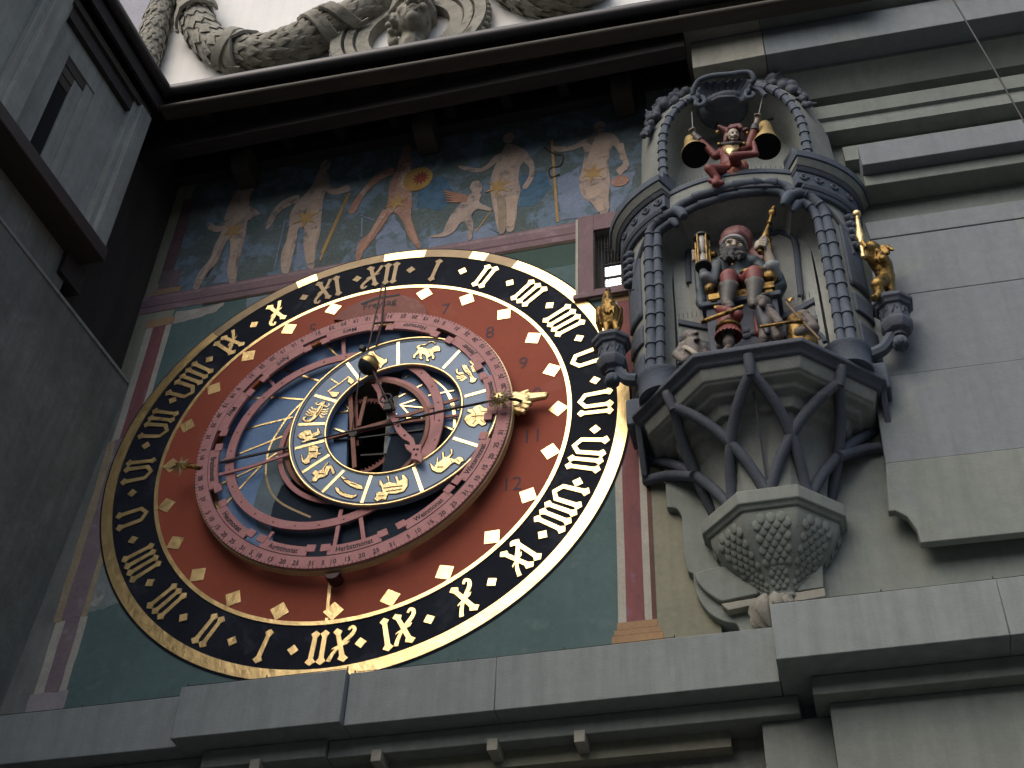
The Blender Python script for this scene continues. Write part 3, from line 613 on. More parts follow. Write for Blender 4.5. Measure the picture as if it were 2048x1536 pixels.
shade=mat('engraved_line',(.28,.20,.09),(.2,.14,.06),rough=.5,metal=.4)
for nm,fn,polys,lines in signs:
    b=MB(); j=0; bb=MB()
    for q in polys:
        pp=fn(q,YZ); b.prism(pp,YZ-.007+.0005*j,YZ); j+=1
        cx=sum(a for a,_ in pp)/len(pp); cz=sum(a for _,a in pp)/len(pp)
        xs=[a for a,_ in pp]; zs=[c for _,c in pp]
    for q in lines:
        b.prism(line2(fn(q,YZ),.013),YZ-.006+.0003*j,YZ); j+=1
    s_=b.build(nm+'_sign',gilt,zr,bevel=.0018)
    # dark outline behind the gilt shape
    ob=MB(); j=0
    for q in polys:
        pp=fn(q,YZ); n=len(pp); a=sum(pp[i][0]*pp[(i+1)%n][1]-pp[(i+1)%n][0]*pp[i][1] for i in range(n)); sg=1 if a>0 else -1; o=[]
        for i in range(n):
            x0,z0=pp[i-1]; x1,z1=pp[(i+1)%n]; dx,dz=x1-x0,z1-z0; L=math.hypot(dx,dz) or 1
            o.append((pp[i][0]+sg*dz/L*.006,pp[i][1]-sg*dx/L*.006))
        ob.prism(o,YZ-.002+.0003*j,YZ); j+=1
    ob.build('sign_outline',inkm,s_)
# engraved lines on the gilt signs
en=MB(); q_=0
for fn,ls in ((O4,[[(860,1000),(900,1060),(890,1110)],[(940,975),(960,1030),(1040,1025)],[(850,1090),(930,1080),(1040,1080)],[(900,1130),(860,1180)],[(960,1130),(1000,1160)],[(330,290),(345,330),(370,365)],[(380,290),(395,320)],[(770,520),(810,545)],[(790,560),(835,590)],[(820,600),(850,615)]]),
  (O6,[[(940,620),(1010,610),(1110,600)],[(960,650),(1040,640),(1100,630)],[(890,690),(940,690)],[(1420,430),(1480,430)],[(1540,360),(1560,390)],[(1600,360),(1620,380)],[(580,540),(620,545)],[(640,575),(690,590)],[(540,640),(580,665)],[(350,490),(400,490)],[(270,290),(330,290)],[(230,150),(280,140)]]),
  (O3,[[(1090,400),(1130,440)],[(1150,480),(1190,530)],[(500,1020),(470,1080),(430,1130)]])):
    for l in ls: en.prism(line2(fn(l,YZ),.005),YZ-.0095-.0001*q_,YZ-.006); q_+=1
en.build('engraved_line',MATS['engraved_line'],zr)
# sun hand, star and pointing hand
YH=-.20
hub=at(704,862,YH)
sh=MB().tube([at(612,884,YH),at(704,862,YH),at(790,845,YH),at(900,820,YH),at(1000,799,YH)],.006,8)
sh.tube([at(790,835,YH-.02),at(840,832,YH-.02),at(880,822,YH-.02),at(1000,797,YH-.01)],.005,8)
sh=sh.build('sun_hand',iron,clock)
def star3(c,r0,r1,n,th,name,m,parent,face=False,wav=0):
    b=MB(); pts=[]
    for i in range(2*n):
        r=r1 if i%2==0 else r0; t=PI*i/n+.1
        if i%2==0 and wav and (i//2)%2: r*=wav
        pts.append((c.x+r*math.cos(t),c.y,c.z+r*math.sin(t)))
    o=[(c.x,c.y-th,c.z),(c.x,c.y+th*.5,c.z)]+pts; k=2*n
    b.add(o,[(0,2+i,2+(i+1)%k) for i in range(k)]+[(1,2+(i+1)%k,2+i) for i in range(k)])
    return b.build(name,m,parent)
sc_=at(1000,798,YH-.02)
sun=star3(sc_,.052,.125,12,.024,'sun',gilt,sh,wav=.75)
f=MB(); f.ell(sc_+Vector((0,-.012,0)),(.046,.030,.046),n=20,m=12); f.build('sun_face',gilt,sun)
f=MB(); f.ell(sc_+Vector((0,-.040,-.004)),(.008,.010,.014))
for s in (-1,1): f.ell(sc_+Vector((s*.020,-.034,.014)),(.010,.006,.006)); f.ell(sc_+Vector((s*.022,-.033,-.012)),(.011,.007,.009))
f.ell(sc_+Vector((0,-.034,-.026)),(.014,.006,.004)); f.build('sun_features',oldgold,sun)
MB().tube([at(1012,798,YH-.01),at(1030,799,YH+.02),at(1042,802,YH+.08),at(1045,808,-.10)],.011,8).build('hand_arm',iron,sh)
yh=-.085
def h4(u,v,dy=0): return at(800+u/5.9067,650+v/5.9067,yh+dy)
ph=blob('pointing_hand',[('c',h4(1370,860),h4(1500,885),.048,.040),('c',h4(1380,900),h4(1480,930),.050,.040),('c',h4(1370,960),h4(1450,985),.042,.034),
  ('c',h4(1460,845,-.004),h4(1725,822,-.004),.026,.020),('c',h4(1460,892,-.004),h4(1715,852,-.004),.026,.019),('c',h4(1410,835,-.01),h4(1510,785,-.02),.026,.017),
  ('c',h4(1450,930,-.01),h4(1535,930,-.03),.025,.020),('c',h4(1440,975,-.012),h4(1505,985,-.03),.024,.019),('c',h4(1400,1020,-.01),h4(1455,1035,-.02),.024,.019),('c',h4(1360,1000),h4(1400,1050),.03,.018)],gilt,clock,voxel=.006,smooth=2)
ys=-.19; st=at(362,932,ys)
star3(st,.034,.105,8,.035,'star',gilt,clock,wav=.8)
MB().tube([st,at(385,933,ys+.01),at(396,935,ys+.04),at(402,936,-.15)],[.014,.016,.018,.014],8).build('star_holder',oldgold,clock)
# moon hand with the half gilt ball
ym=-.25
mh=MB().tube([at(736,700,ym),at(749,640,ym+.02),at(764,570,ym+.05)],.007,8); mh.tube([at(764,570,ym+.05),at(771,576,ym+.05),at(768,600,ym+.06),at(763,650,ym+.08),at(752,690,ym+.1)],.009,8)
mh.tube([at(704,862,-.14),at(716,772,ym+.03),at(720,745,ym+.02)],.006,8); mh.tube([at(746,742,ym),at(764,780,ym+.01),at(782,815,ym+.03)],.0085,8)
mh=mh.build('moon_hand',mat('brown_iron',(.09,.04,.035),(.05,.025,.022),rough=.6),clock)
MB().box(-.022,.022,-.02,.02,-.02,.02,Matrix.Translation(at(725,697,ym+.02))@Matrix.Rotation(.5,4,'Y')).build('bracket_block',iron,mh,bevel=.004)
bc=at(737,730,ym); rb=.078
Rb=Vector((-.62,.15,-.77)).normalized().to_track_quat('Z','Y').to_matrix()
b1=MB().lathe([(max(rb*math.cos(t),1e-4),rb*math.sin(t)) for t in [0+PI/2*i/10 for i in range(11)]],bc,Rb,n=32); b1.build('dark_hemisphere',mat('moon_dark_paint',(.025,.03,.035),(.018,.02,.025),rough=.35,spec=.5),mh)
b1=MB().lathe([(max(rb*math.cos(t),1e-4),rb*math.sin(t)) for t in [0-PI/2*i/10 for i in range(11)]],bc,Rb,n=32); b1.build('gilt_hemisphere',mat('worn_ball_gold',(.60,.42,.16),(.45,.30,.11),scale=8,rough=.35,metal=1,bump=.15,bscale=20,c3=(.2,.14,.07),s3=10,t3=.66),mh)
# ornate pointer with the little gear box
yd=-.19
dr=[(868,498),(885,500),(898,482),(920,490),(912,512),(922,555),(945,590),(952,628),(988,640),(1012,700),(1040,728),(1072,758),(1082,790),(1112,788),(1106,825),(1116,850),(1110,877),(1085,862),(1058,862),(1064,832),(1038,812),(1028,785),(1056,792),(1052,778),(1020,762),(990,730),(974,690),(958,662),(928,622),(905,590),(896,540),(880,516)]
dp=MB().prism(O5(dr,yd),yd,yd+.018).build('ornate_pointer',pink,clock,bevel=.004)
dd=MB()
for u,v in ((1075,812),(1092,812),(1085,838),(1000,700),(1030,745)): dd.ell(at(380+u/2.4,560+v/2.4,yd-.001),(.010,.005,.010),n=8,m=5)
dd.build('punched_hole',MATS['maroon_iron'],dp)
gx=at(776,806,yd-.05); gb=MB()
gb.ring(.036,.045,gx.y-.004,gx.y+.006,(gx.x-.02,gx.z+.05),n=30)
for i in range(18):
    t=2*PI*i/18; gb.box(gx.x-.02+.047*math.cos(t)-.004,gx.x-.02+.047*math.cos(t)+.004,gx.y-.004,gx.y+.006,gx.z+.05+.047*math.sin(t)-.004,gx.z+.05+.047*math.sin(t)+.004)
gb.box(gx.x-.03,gx.x+.03,gx.y+.0,gx.y+.04,gx.z-.06,gx.z+.04,None); gb.tube([gx+Vector((.01,-.01,.03)),gx+Vector((.05,.01,-.07))],.012,8)
gb.build('gear_box',iron,dp,bevel=.002)

# ================================================================== painting on the tower wall
def F4(l,y=0): return T(l,y,600,0,2.56)
def F3(l,y=0): return T(l,y,0,0,2.56)
def paint(name,poly,y,m,parent=tower): return MB().prism(poly,-y,-.0002).build(name,m,parent)
def rect(x0,x1,z0,z1): return [(x0,z0),(x1,z0),(x1,z1),(x0,z1)]
def wob(poly,a=.006,n=6):
    o=[]; k=len(poly)
    for i in range(k):
        (x0,z0),(x1,z1)=poly[i],poly[(i+1)%k]
        for j in range(n): o.append((x0+(x1-x0)*j/n+random.uniform(-a,a),z0+(z1-z0)*j/n+random.uniform(-a,a)))
    return o
for q in (rect(-1.86,-.63,-2.3,1.79),rect(.73,1.63,-2.3,1.79),rect(1.63,1.895,-2.3,1.05),rect(-.63,.73,-2.3,-.74),rect(-.63,.73,.56,1.79)): paint('green_field',q,.002,greenp)
paint('upper_green',wob(rect(.95,1.63,1.50,1.765),.003),.0026,mat('dark_green_fresco',(.045,.085,.07),(.035,.065,.055),scale=3,rough=.9,fine=.2))
# left painted pilaster: red above, faded in the middle
paint('pilaster_shaft',wob(rect(-2.02,-1.89,.34,1.60),.003),.0030,redpil)
paint('pilaster_edge',wob(rect(-2.075,-2.015,.34,1.60),.003),.0034,cream); paint('pilaster_edge',wob(rect(-1.895,-1.845,.34,1.60),.003),.0036,cream)
paint('faded_shaft',wob(rect(-2.06,-1.86,-1.28,.36),.006,10),.0038,lilac)
paint('faded_edge',wob(rect(-2.10,-2.035,-1.30,.35),.006,10),.0040,ochreold); paint('faded_edge',wob(rect(-1.885,-1.845,-1.28,-.35),.005,8),.0042,ochreold)
paint('pilaster_shaft',wob(rect(-2.01,-1.885,-1.86,-1.28),.004),.0044,lilac); paint('pilaster_edge',wob(rect(-2.075,-2.005,-1.87,-1.30),.004),.0046,cream); paint('pilaster_edge',wob(rect(-1.89,-1.835,-1.87,-1.28),.004),.0048,cream)
paint('pilaster_foot',wob(rect(-2.10,-1.82,-2.0,-1.86),.006),.0050,mat('lilac_grey_foot',(.33,.30,.29),(.27,.24,.25),scale=5,rough=.9))
paint('pilaster_capital',wob(rect(-2.09,-1.83,1.60,1.69),.004),.0050,ochre)
paint('damaged_plaster',wob([(-1.845,-.35),(-1.845,-1.25),(-1.70,-1.22),(-1.50,-1.16),(-1.30,-1.10),(-1.2,-1.0),(-1.75,-.2)],.012,6),.0028,greenold)
paint('damaged_plaster',wob([(-1.84,1.60),(-1.62,1.63),(-1.45,1.66),(-1.40,1.76),(-1.84,1.74)],.01,4),.0030,mat('patch_plaster',(.40,.37,.31),(.27,.25,.22),scale=8,rough=.95,bump=.3))
paint('damaged_plaster',wob([(-1.18,1.60),(-.9,1.66),(-.3,1.80),(-.3,1.95),(-1.2,1.78)],.012,5),.0031,mat('patch_bluegrey',(.22,.28,.31),(.15,.19,.21),scale=6,rough=.95,bump=.2))
paint('side_border',wob(rect(-2.35,-2.09,-2.3,1.0),.01,8),.0016,mat('side_border_paint',(.21,.22,.20),(.14,.145,.13),scale=3,rough=.95,streak=.5))
# right painted pilaster
paint('pilaster_edge',wob(rect(1.882,1.932,-1.83,1.05),.002),.0034,cream); paint('pilaster_shaft',wob(rect(1.928,2.05,-1.83,1.05),.002),.0030,redpil)
paint('pilaster_edge',wob(rect(2.046,2.092,-1.83,1.05),.002),.0036,cream); paint('painted_shade',rect(2.090,2.118,-1.83,1.05),.0038,brownp)
for i,(z0,z1,w) in enumerate(((-1.87,-1.82,.012),(-1.91,-1.872,.03),(-1.97,-1.912,.045))): paint('pilaster_foot',rect(1.885-w,2.11+w,z0,z1),.0042+.0004*i,ochre)
for i,(z0,z1,w) in enumerate(((1.0,1.05,.0),(1.052,1.09,.02),(1.092,1.14,.03))): paint('pilaster_capital',rect(1.90-w,2.10+w,z0,z1),.0042+.0004*i,ochre)
# purple frieze below the figures
paint('painted_frieze',wob(rect(-2.20,1.63,1.79,2.0),.003,10),.0052,mat('purple_frieze',(.225,.145,.155),(.18,.12,.13),scale=5,rough=.9,fine=.35,c3=(.27,.18,.20),s3=4,t3=.6))
paint('frieze_line',wob(rect(-2.20,1.63,1.955,1.985),.003,10),.0056,mat('pale_frieze_line',(.30,.22,.23),(.2,.13,.15),scale=9,rough=.9))
paint('frieze_line',wob(rect(-2.20,1.63,1.86,1.875),.003,10),.0058,mat('dark_frieze_line',(.12,.065,.08),(.09,.05,.07),scale=9,rough=.9))
paint('frieze_brown_line',wob(rect(-1.6,-.95,1.765,1.795),.004,8),.0060,dkfres)  # dark brown line painted along the lower edge of the frieze
paint('frieze_brown_line',wob(rect(.95,1.62,1.755,1.793),.003,8),.0060,dkfres)
paint('fresco_foot',wob(rect(-2.12,-1.86,2.0,2.07),.006),.0062,mat('fresco_ochre_foot',(.30,.19,.11),(.22,.14,.09),scale=7,rough=.9))
# figure panel
paint('fresco_panel',wob(rect(-2.03,2.27,2.0,3.50),.004,8),.0024,skyfres)
paint('fresco_frame',wob(rect(-2.10,-1.98,2.15,3.3),.006,8),.0030,mat('fresco_purple_frame',(.135,.075,.085),(.10,.055,.06),scale=6,rough=.9))
paint('fresco_block',wob(rect(-2.09,-1.90,2.07,2.30),.008,4),.0036,mat('fresco_block',(.15,.115,.12),(.11,.085,.09),scale=6,rough=.9))
for i,(fn,l) in enumerate(((F3,[(1090,1455),(1120,1385),(1165,1300),(1170,1445)]),(F3,[(1500,1395),(1525,1240),(1560,1250),(1585,1385)]),(F4,[(395,1215),(480,1100),(535,1190),(560,1290),(390,1315)]),(F4,[(660,1215),(740,1195),(870,1180),(960,1150),(1020,1190),(1000,1215),(660,1275)]),(F4,[(1325,910),(1440,850),(1430,960),(1530,1090),(1330,1135)]),(F4,[(1590,910),(1720,870),(1700,960),(1640,1060),(1590,1090)]),(F4,[(600,920),(740,900),(800,1010),(720,1080),(600,1060)]),(F4,[(1130,900),(1260,880),(1290,960),(1200,1060),(1120,1060)]))):
    paint('fresco_sky_patch',wob(fn(l),.012,4),.0032+.0001*i,groundfres if i<6 else mat('fresco_blue_%s'%'abcdefgh'[i],(.085,.17,.27),(.05,.10,.14),scale=8,rough=.95,fine=.4))
def fstar(name,fn,u,v,r,y,parent):
    p=fn([(u,v)])[0]; R_=r/2.56/250; pts=[]
    for i in range(12):
        rr=R_*(1.15 if i%2==0 else .42); t=PI*i/6+.35; pts.append((p[0]+rr*math.cos(t),p[1]+rr*math.sin(t)*1.15))
    return paint(name,pts,y,starp,parent)
lite1=mat('fresco_light_flesh',(.47,.365,.285),(.39,.29,.225),scale=7,rough=.95,fine=.4,c3=(.24,.20,.18),s3=6,t3=.585)
lite2=mat('fresco_warm_flesh',(.42,.26,.19),(.33,.19,.14),scale=7,rough=.95,fine=.4,c3=(.52,.42,.35),s3=6,t3=.57)
def figure(fn,body,arms,star,y,m,head=None,lights=()):
    b=MB(); b.prism(sm2(fn(body),3,True),-y,-.0002)
    for i,a in enumerate(arms): b.prism(sm2(fn(a),3,True),-y-.0003*(i+1),-.0002)
    if head:
        (hx,hz),r=fn([head[:2]])[0],head[2]/2.56/250
        b.prism([(hx+r*math.cos(t)*.85,hz+r*1.25*math.sin(t)) for t in [2*PI*i/20 for i in range(20)]],-y-.0014,-.0002)
    o=b.build('painted_figure',m,tower); fstar('painted_star',fn,*star,y+.004,tower)
    hb=MB()                                   # lighter modelling painted along the limbs
    for i,(l,w0,w1) in enumerate(lights):
        hb.prism(sm2(line2(sm2(fn(l),3),[w0+(w1-w0)*q/((len(l)-1)*3) for q in range((len(l)-1)*3+1)]),2,True),-y-.0018-.0003*i,-y)
    hb.build('painted_modelling',lite2 if m is skin2 else lite1,o); return o
figure(F3,[(990,1475),(1020,1400),(1075,1330),(1100,1260),(1135,1190),(1150,1120),(1170,1060),(1200,1000),(1230,960),(1250,920),(1280,910),(1300,960),(1280,1010),(1275,1080),(1265,1150),(1255,1220),(1240,1270),(1230,1330),(1215,1390),(1205,1450),(1175,1450),(1165,1380),(1175,1310),(1180,1240),(1165,1230),(1140,1280),(1110,1350),(1060,1400),(1025,1475)],
  [[(1150,1180),(1090,1190),(1060,1160),(1080,1140),(1110,1160),(1160,1130)],[(1270,1060),(1330,1090),(1310,1110),(1265,1130)]],(1195,1185,62),.0070,skin1,(1262,890,38),[([(1262,980),(1235,1090),(1225,1150)],.07,.11),([(1215,1230),(1195,1330),(1192,1430)],.085,.04),([(1160,1170),(1110,1290),(1030,1430)],.05,.03)])
figure(F3,[(1445,1395),(1440,1310),(1465,1240),(1480,1160),(1490,1090),(1520,1040),(1560,1000),(1600,950),(1630,880),(1660,870),(1690,920),(1660,1000),(1650,1080),(1645,1140),(1640,1200),(1620,1270),(1610,1370),(1580,1375),(1560,1300),(1555,1230),(1560,1170),(1530,1170),(1520,1240),(1500,1310),(1480,1395)],
  [[(1650,950),(1700,1000),(1790,980),(1780,950),(1710,970),(1670,910)],[(1520,1040),(1440,1080),(1380,1170),(1360,1165),(1400,1080),(1450,1030),(1530,1000)]],(1570,1120,70),.0070,skin1,(1668,850,38),[([(1650,930),(1610,1040),(1600,1120)],.06,.14),([(1605,1180),(1590,1270),(1592,1350)],.11,.05),([(1505,1160),(1480,1270),(1460,1370)],.07,.04)])
figure(F4,[(285,1330),(300,1250),(350,1200),(400,1150),(440,1080),(455,1010),(460,950),(490,880),(520,800),(560,790),(580,850),(570,950),(575,1050),(570,1110),(590,1180),(620,1270),(590,1260),(550,1200),(530,1140),(480,1090),(430,1150),(390,1210),(330,1290),(305,1335)],
  [[(480,890),(420,920),(340,990),(290,1080),(265,1100),(250,1080),(300,1000),(380,910),(470,860)]],(495,1040,62),.0070,skin2,(548,768,36),[([(550,840),(530,940),(520,1030)],.08,.15),([(545,1080),(565,1160),(600,1250)],.06,.03),([(440,1080),(380,1180),(310,1300)],.06,.03)])
figure(F4,[(1020,1195),(1000,1120),(985,1040),(975,960),(985,890),(1010,830),(1040,770),(1060,740),(1100,745),(1150,770),(1170,810),(1130,850),(1120,920),(1130,980),(1115,1040),(1110,1110),(1095,1180),(1060,1185),(1055,1110),(1045,1040),(1040,1100),(1050,1190)],
  [[(1010,830),(930,885),(830,870),(820,850),(930,865),(1000,800),(1040,790)],[(1150,770),(1190,820),(1205,880),(1190,930),(1160,970),(1140,960),(1170,910),(1175,860),(1140,820)]],(1015,960,66),.0070,skin1,(1068,708,38),[([(1085,790),(1050,880),(1040,960)],.13,.20),([(1075,1010),(1080,1100),(1078,1165)],.12,.05),([(1005,1010),(1015,1100),(1030,1175)],.06,.04)])
figure(F4,[(1540,1100),(1520,1060),(1450,1010),(1430,940),(1445,860),(1460,790),(1450,740),(1500,690),(1560,680),(1620,700),(1650,760),(1680,820),(1685,860),(1660,880),(1640,900),(1620,870),(1655,840),(1630,780),(1600,750),(1580,840),(1590,930),(1580,1010),(1585,1060),(1570,1100)],
  [[(1470,740),(1400,770),(1320,780),(1290,760),(1310,750),(1390,750),(1470,710)]],(1500,890,62),.0070,skin1,(1535,650,38),[([(1550,720),(1520,820),(1500,920)],.14,.22),([(1490,960),(1520,1030),(1545,1085)],.14,.05),([(1640,740),(1660,820)],.05,.05)])
b=MB(); b.prism(sm2(F4([(670,1210),(730,1195),(750,1150),(790,1080),(830,1040),(870,1000),(900,990),(930,1000),(920,1040),(980,1070),(975,1085),(910,1075),(880,1110),(890,1150),(880,1225),(860,1225),(860,1170),(830,1140),(790,1190),(740,1215),(670,1220)]),3),-.0092,-.0002)
b.prism(sm2(F4([(870,965),(885,935),(915,930),(935,955),(925,990),(890,1000)]),3),-.0096,-.0002); b.build('painted_child',skin1,tower)
b=MB()
for i in range(5): b.prism(line2(F4([(735+4*i,980+14*i),(800,995+10*i),(855,1010+6*i)]),[.012,.03,.03]),-.0090-.0002*i,-.0002)
b.build('painted_wing',mat('fresco_wing',(.36,.20,.13),(.25,.12,.09),scale=9,rough=.95),tower)
c0=F4([(605,920)])[0]; paint('painted_shield',[(c0[0]+.135*math.cos(t),c0[1]+.16*math.sin(t)) for t in [2*PI*i/40 for i in range(40)]],.0095,mat('fresco_gold_shield',(.42,.27,.08),(.33,.19,.06),scale=6,rough=.9))
c0=F4([(620,915)])[0]; paint('painted_flame',[(c0[0]+(.085 if i%2 else .048)*math.cos(PI*i/11),c0[1]+(.10 if i%2 else .055)*math.sin(PI*i/11)) for i in range(22)],.0103,mat('fresco_flame_red',(.28,.06,.04),(.17,.04,.03),scale=9,rough=.9))
c0=F4([(1640,930)])[0]; paint('painted_purse',[(c0[0]+.075*math.cos(t),c0[1]+.07*math.sin(t)) for t in [2*PI*i/24 for i in range(24)]],.0095,skin2)
for l,fn,w,m in (([(1790,990),(1640,1335)],F3,.018,starp),([(245,1000),(110,1300)],F4,.016,starp),([(1290,720),(1320,1140)],F4,.022,starp),([(305,1105),(385,1132)],F4,.014,groundfres),([(320,1100),(316,1215)],F4,.014,groundfres),([(985,1075),(900,1190)],F4,.012,starp),([(1150,1240),(1060,1420)],F3,.02,dkfres),([(1470,1090),(1405,1380)],F3,.012,groundfres)):
    paint('painted_staff',line2(fn(l),w),.0065,m)
paint('painted_snake',line2(sm2(F4([(1250,755),(1300,790),(1345,800),(1335,850),(1280,865),(1285,910),(1330,895)]),4),.014),.0100,dkfres)
paint('painted_cloth',sm2(F4([(1010,1000),(1050,1020),(1060,1100),(1050,1190),(1020,1190),(1015,1090)]),3,True),.0099,mat('fresco_cloth',(.30,.24,.18),(.2,.15,.11),scale=9,rough=.95))
# window in the painted wall
win=MB(); fr=MATS['purple_frieze']
for i,(a) in enumerate(((1.63,1.757,1.10,2.03),(2.062,2.25,1.10,2.03))): win.box(a[0],a[1],-.022,.005,a[2],a[3])
win.box(1.757,2.062,-.022,.005,1.842,2.03); win.box(1.757,2.062,-.022,.005,1.10,1.157)
wf=win.build('window',fr,tower,bevel=.004)
MB().box(1.60,2.25,-.05,-.0225,1.055,1.10).build('sill',fr,wf,bevel=.004)
MB().box(1.615,1.635,-.026,-.002,1.12,2.0).build('frame_edge',cream,wf)
ca=MB(); grey=mat('grey_casement',(.10,.105,.105),(.07,.075,.075),scale=9,rough=.7)
ca.box(1.76,1.80,.16,.22,1.16,1.84); ca.box(2.02,2.062,.16,.22,1.16,1.84); ca.box(1.80,2.02,.16,.22,1.80,1.84); ca.box(1.80,2.02,.16,.22,1.16,1.20); ca.box(1.935,1.955,.168,.21,1.20,1.80)
for z in (1.33,1.48,1.63): ca.box(1.80,2.02,.175,.20,z,z+.014)
ca.build('casement',grey,wf,bevel=.003)
g2=mat('sky_glass',(.72,.76,.85),(.68,.73,.83),rough=.04,metal=1,fine=0,scale=2)
MB().box(1.80,2.02,.186,.19,1.20,1.80).build('pane',g2,wf)
nm=MB()
for i in range(1,12): nm.box(1.757+.305*i/12-.0012,1.757+.305*i/12+.0012,.045,.048,1.158,1.842)
for i in range(1,27): nm.box(1.758,2.062,.0485,.051,1.158+.684*i/27-.0012,1.158+.684*i/27+.0012)
nm.build('wire_mesh',iron,wf)
# garlands and medallion on the white wall (high above the eave)
def garland(pts,r,name='garland',y=-.16):
    P_=smoothline([Vector(p) for p in pts],6); b=MB(); m=len(P_)
    rad=[r*(.78+.22*math.sin(PI*min(1,i/(m-1)*1.0)))*(1+.05*math.sin(i*2.1)) for i in range(m)]
    b.tube(P_,[q*.86 for q in rad],16)
    for i in range(2,m-1,1):                     # laurel leaves laid in rows like shingles
        t=(P_[i]-P_[i-1]).normalized(); up=Vector((0,1,0)); s_=t.cross(up).normalized(); u2=s_.cross(t)
        for k in range(11):
            a=2*PI*(k+.5*(i%2))/11+random.uniform(-.12,.12)
            n_=(s_*math.cos(a)+u2*math.sin(a)); side=t.cross(n_)
            L=rad[i]*random.uniform(.75,1.0); wd=rad[i]*.26; c=P_[i]+n_*rad[i]*.84
            tw=random.uniform(-.25,.25)
            d=(t+side*tw).normalized(); sd=n_.cross(d)
            v=[c-d*L*.5,c+sd*wd-d*L*.1+n_*rad[i]*.02,c+n_*rad[i]*.14+d*L*.1,c-sd*wd-d*L*.1+n_*rad[i]*.02,c+d*L*.55+n_*rad[i]*.10,c-n_*.05*rad[i]]
            b.add(v,[(0,1,2),(0,2,3),(1,4,2),(3,2,4),(0,5,1),(1,5,4),(4,5,3),(3,5,0)],False)
    return b.build(name,carved,tower),P_,rad
GP=[(375,-90),(385,-20),(392,30),(405,65),(440,100),(490,112),(540,108),(590,92),(640,68),(700,40),(760,5),(830,-45)]
yg=-.15
g1,Pg,rg=garland([at(u,v,yg) for u,v in GP],.225)
garland([at(u,v,yg) for u,v in ((385,-60),(345,-30),(318,30),(303,85),(290,140),(280,200))],.16,y=-.12)
garland([at(u,v,yg) for u,v in ((960,-80),(1020,-30),(1080,-8),(1140,-12),(1200,-40))],.235)
for i0,i1,tw in ((12,15,.5),(26,31,1.4),(31,27,-1.2),(46,50,.6),(48,55,1.6)):
    if i1<i0: i0,i1=i1,i0; sgn=-1
    else: sgn=1
    b=MB(); n=18; rows=[]
    for k in range(n+1):
        s_=k/n; f=i0+(i1-i0)*s_; i=int(f); q=Pg[i].lerp(Pg[min(i+1,len(Pg)-1)],f-i); t=(Pg[min(i+1,len(Pg)-1)]-Pg[i-1]).normalized()
        sd_=t.cross(Vector((0,1,0))).normalized(); u2=sd_.cross(t); a=sgn*(PI*1.15*s_-PI*.07)*1.0+(PI if False else 0)
        n_=(sd_*math.cos(a)*sgn-Vector((0,1,0))*abs(math.sin(a))); R_=rg[i]*1.10
        rows.append([q+n_*R_-t*.07,q+n_*(R_+.03)-t*.06,q+n_*(R_+.03)+t*.06,q+n_*R_+t*.07])
    b.grid(rows,closed_v=True,smooth=False,cap=True); b.build('ribbon',carved,g1)
# medallion with a helmeted head
mc=at(825,78,-.02); med=MB()
for i,(r0,r1,d) in enumerate(((.42,.55,.14),(.55,.575,.10),(.575,.66,.17),(.66,.69,.10),(.69,.80,.19))): med.ring(r0,r1,-d,-.0,(mc.x,mc.z),n=90)
for i in range(56):
    t=2*PI*i/56; med.ell((mc.x+.80*math.sin(t),-.11,mc.z+.80*math.cos(t)),(.04,.05,.04),n=8,m=5)
med=med.build('medallion',carved,tower)
hc=at(825,45,-.18); k=.30
def hp(x,y,z): return hc+Vector((x*k,y*k,z*k))
hd=[('e',hp(0,.05,.05),(.60*k,.75*k,.80*k)),('e',hp(.12,-.30,-.30),(.44*k,.50*k,.50*k)),('c',hp(.22,-.72,.10),hp(.34,-1.02,-.22),.075*k,.15*k),('e',hp(.16,-.88,-.27),(.10*k,.10*k,.08*k)),('e',hp(.46,-.85,-.27),(.09*k,.10*k,.08*k)),
 ('c',hp(.02,-.72,.18),hp(.26,-.80,.14),.085*k,.06*k),('c',hp(.38,-.76,.14),hp(.58,-.62,.18),.06*k,.085*k),('e',hp(-.12,-.62,-.22),(.20*k,.18*k,.18*k)),('e',hp(.56,-.55,-.20),(.15*k,.18*k,.17*k)),
 ('c',hp(.14,-.82,-.50),hp(.32,-.88,-.47),.06*k,.07*k),('c',hp(.32,-.88,-.47),hp(.48,-.78,-.50),.07*k,.05*k),('c',hp(.18,-.78,-.60),hp(.44,-.78,-.60),.065*k,.065*k),('e',hp(.28,-.66,-.82),(.22*k,.22*k,.18*k)),
 ('e',hp(-.05,.1,.60),(.80*k,.90*k,.58*k)),('c',hp(-.80,-.25,.28),hp(-.1,-.78,.40),.10*k,.10*k),('c',hp(-.1,-.78,.40),hp(.72,-.50,.46),.10*k,.10*k),('c',hp(-.72,-.05,.15),hp(-.62,.1,-.85),.16*k,.18*k),('c',hp(-.5,.2,.95),hp(.5,-.1,1.2),.28*k,.22*k),('c',hp(0,.2,-.6),hp(0,.3,-1.6),.38*k,.55*k)]
rm=random.Random(6)
for i in range(16): hd.append(('e',hp(rm.uniform(-.75,-.42),rm.uniform(-.55,.0),rm.uniform(-.9,.05)),(.11*k,.11*k,.11*k)))
blob('medallion_head',hd,carved,med,voxel=.011,smooth=1)
for s in (.14,.48): MB().ell(hp(s,-.70,.04),(.085*k,.05*k,.04*k)).build('carved_eye',carved,med)
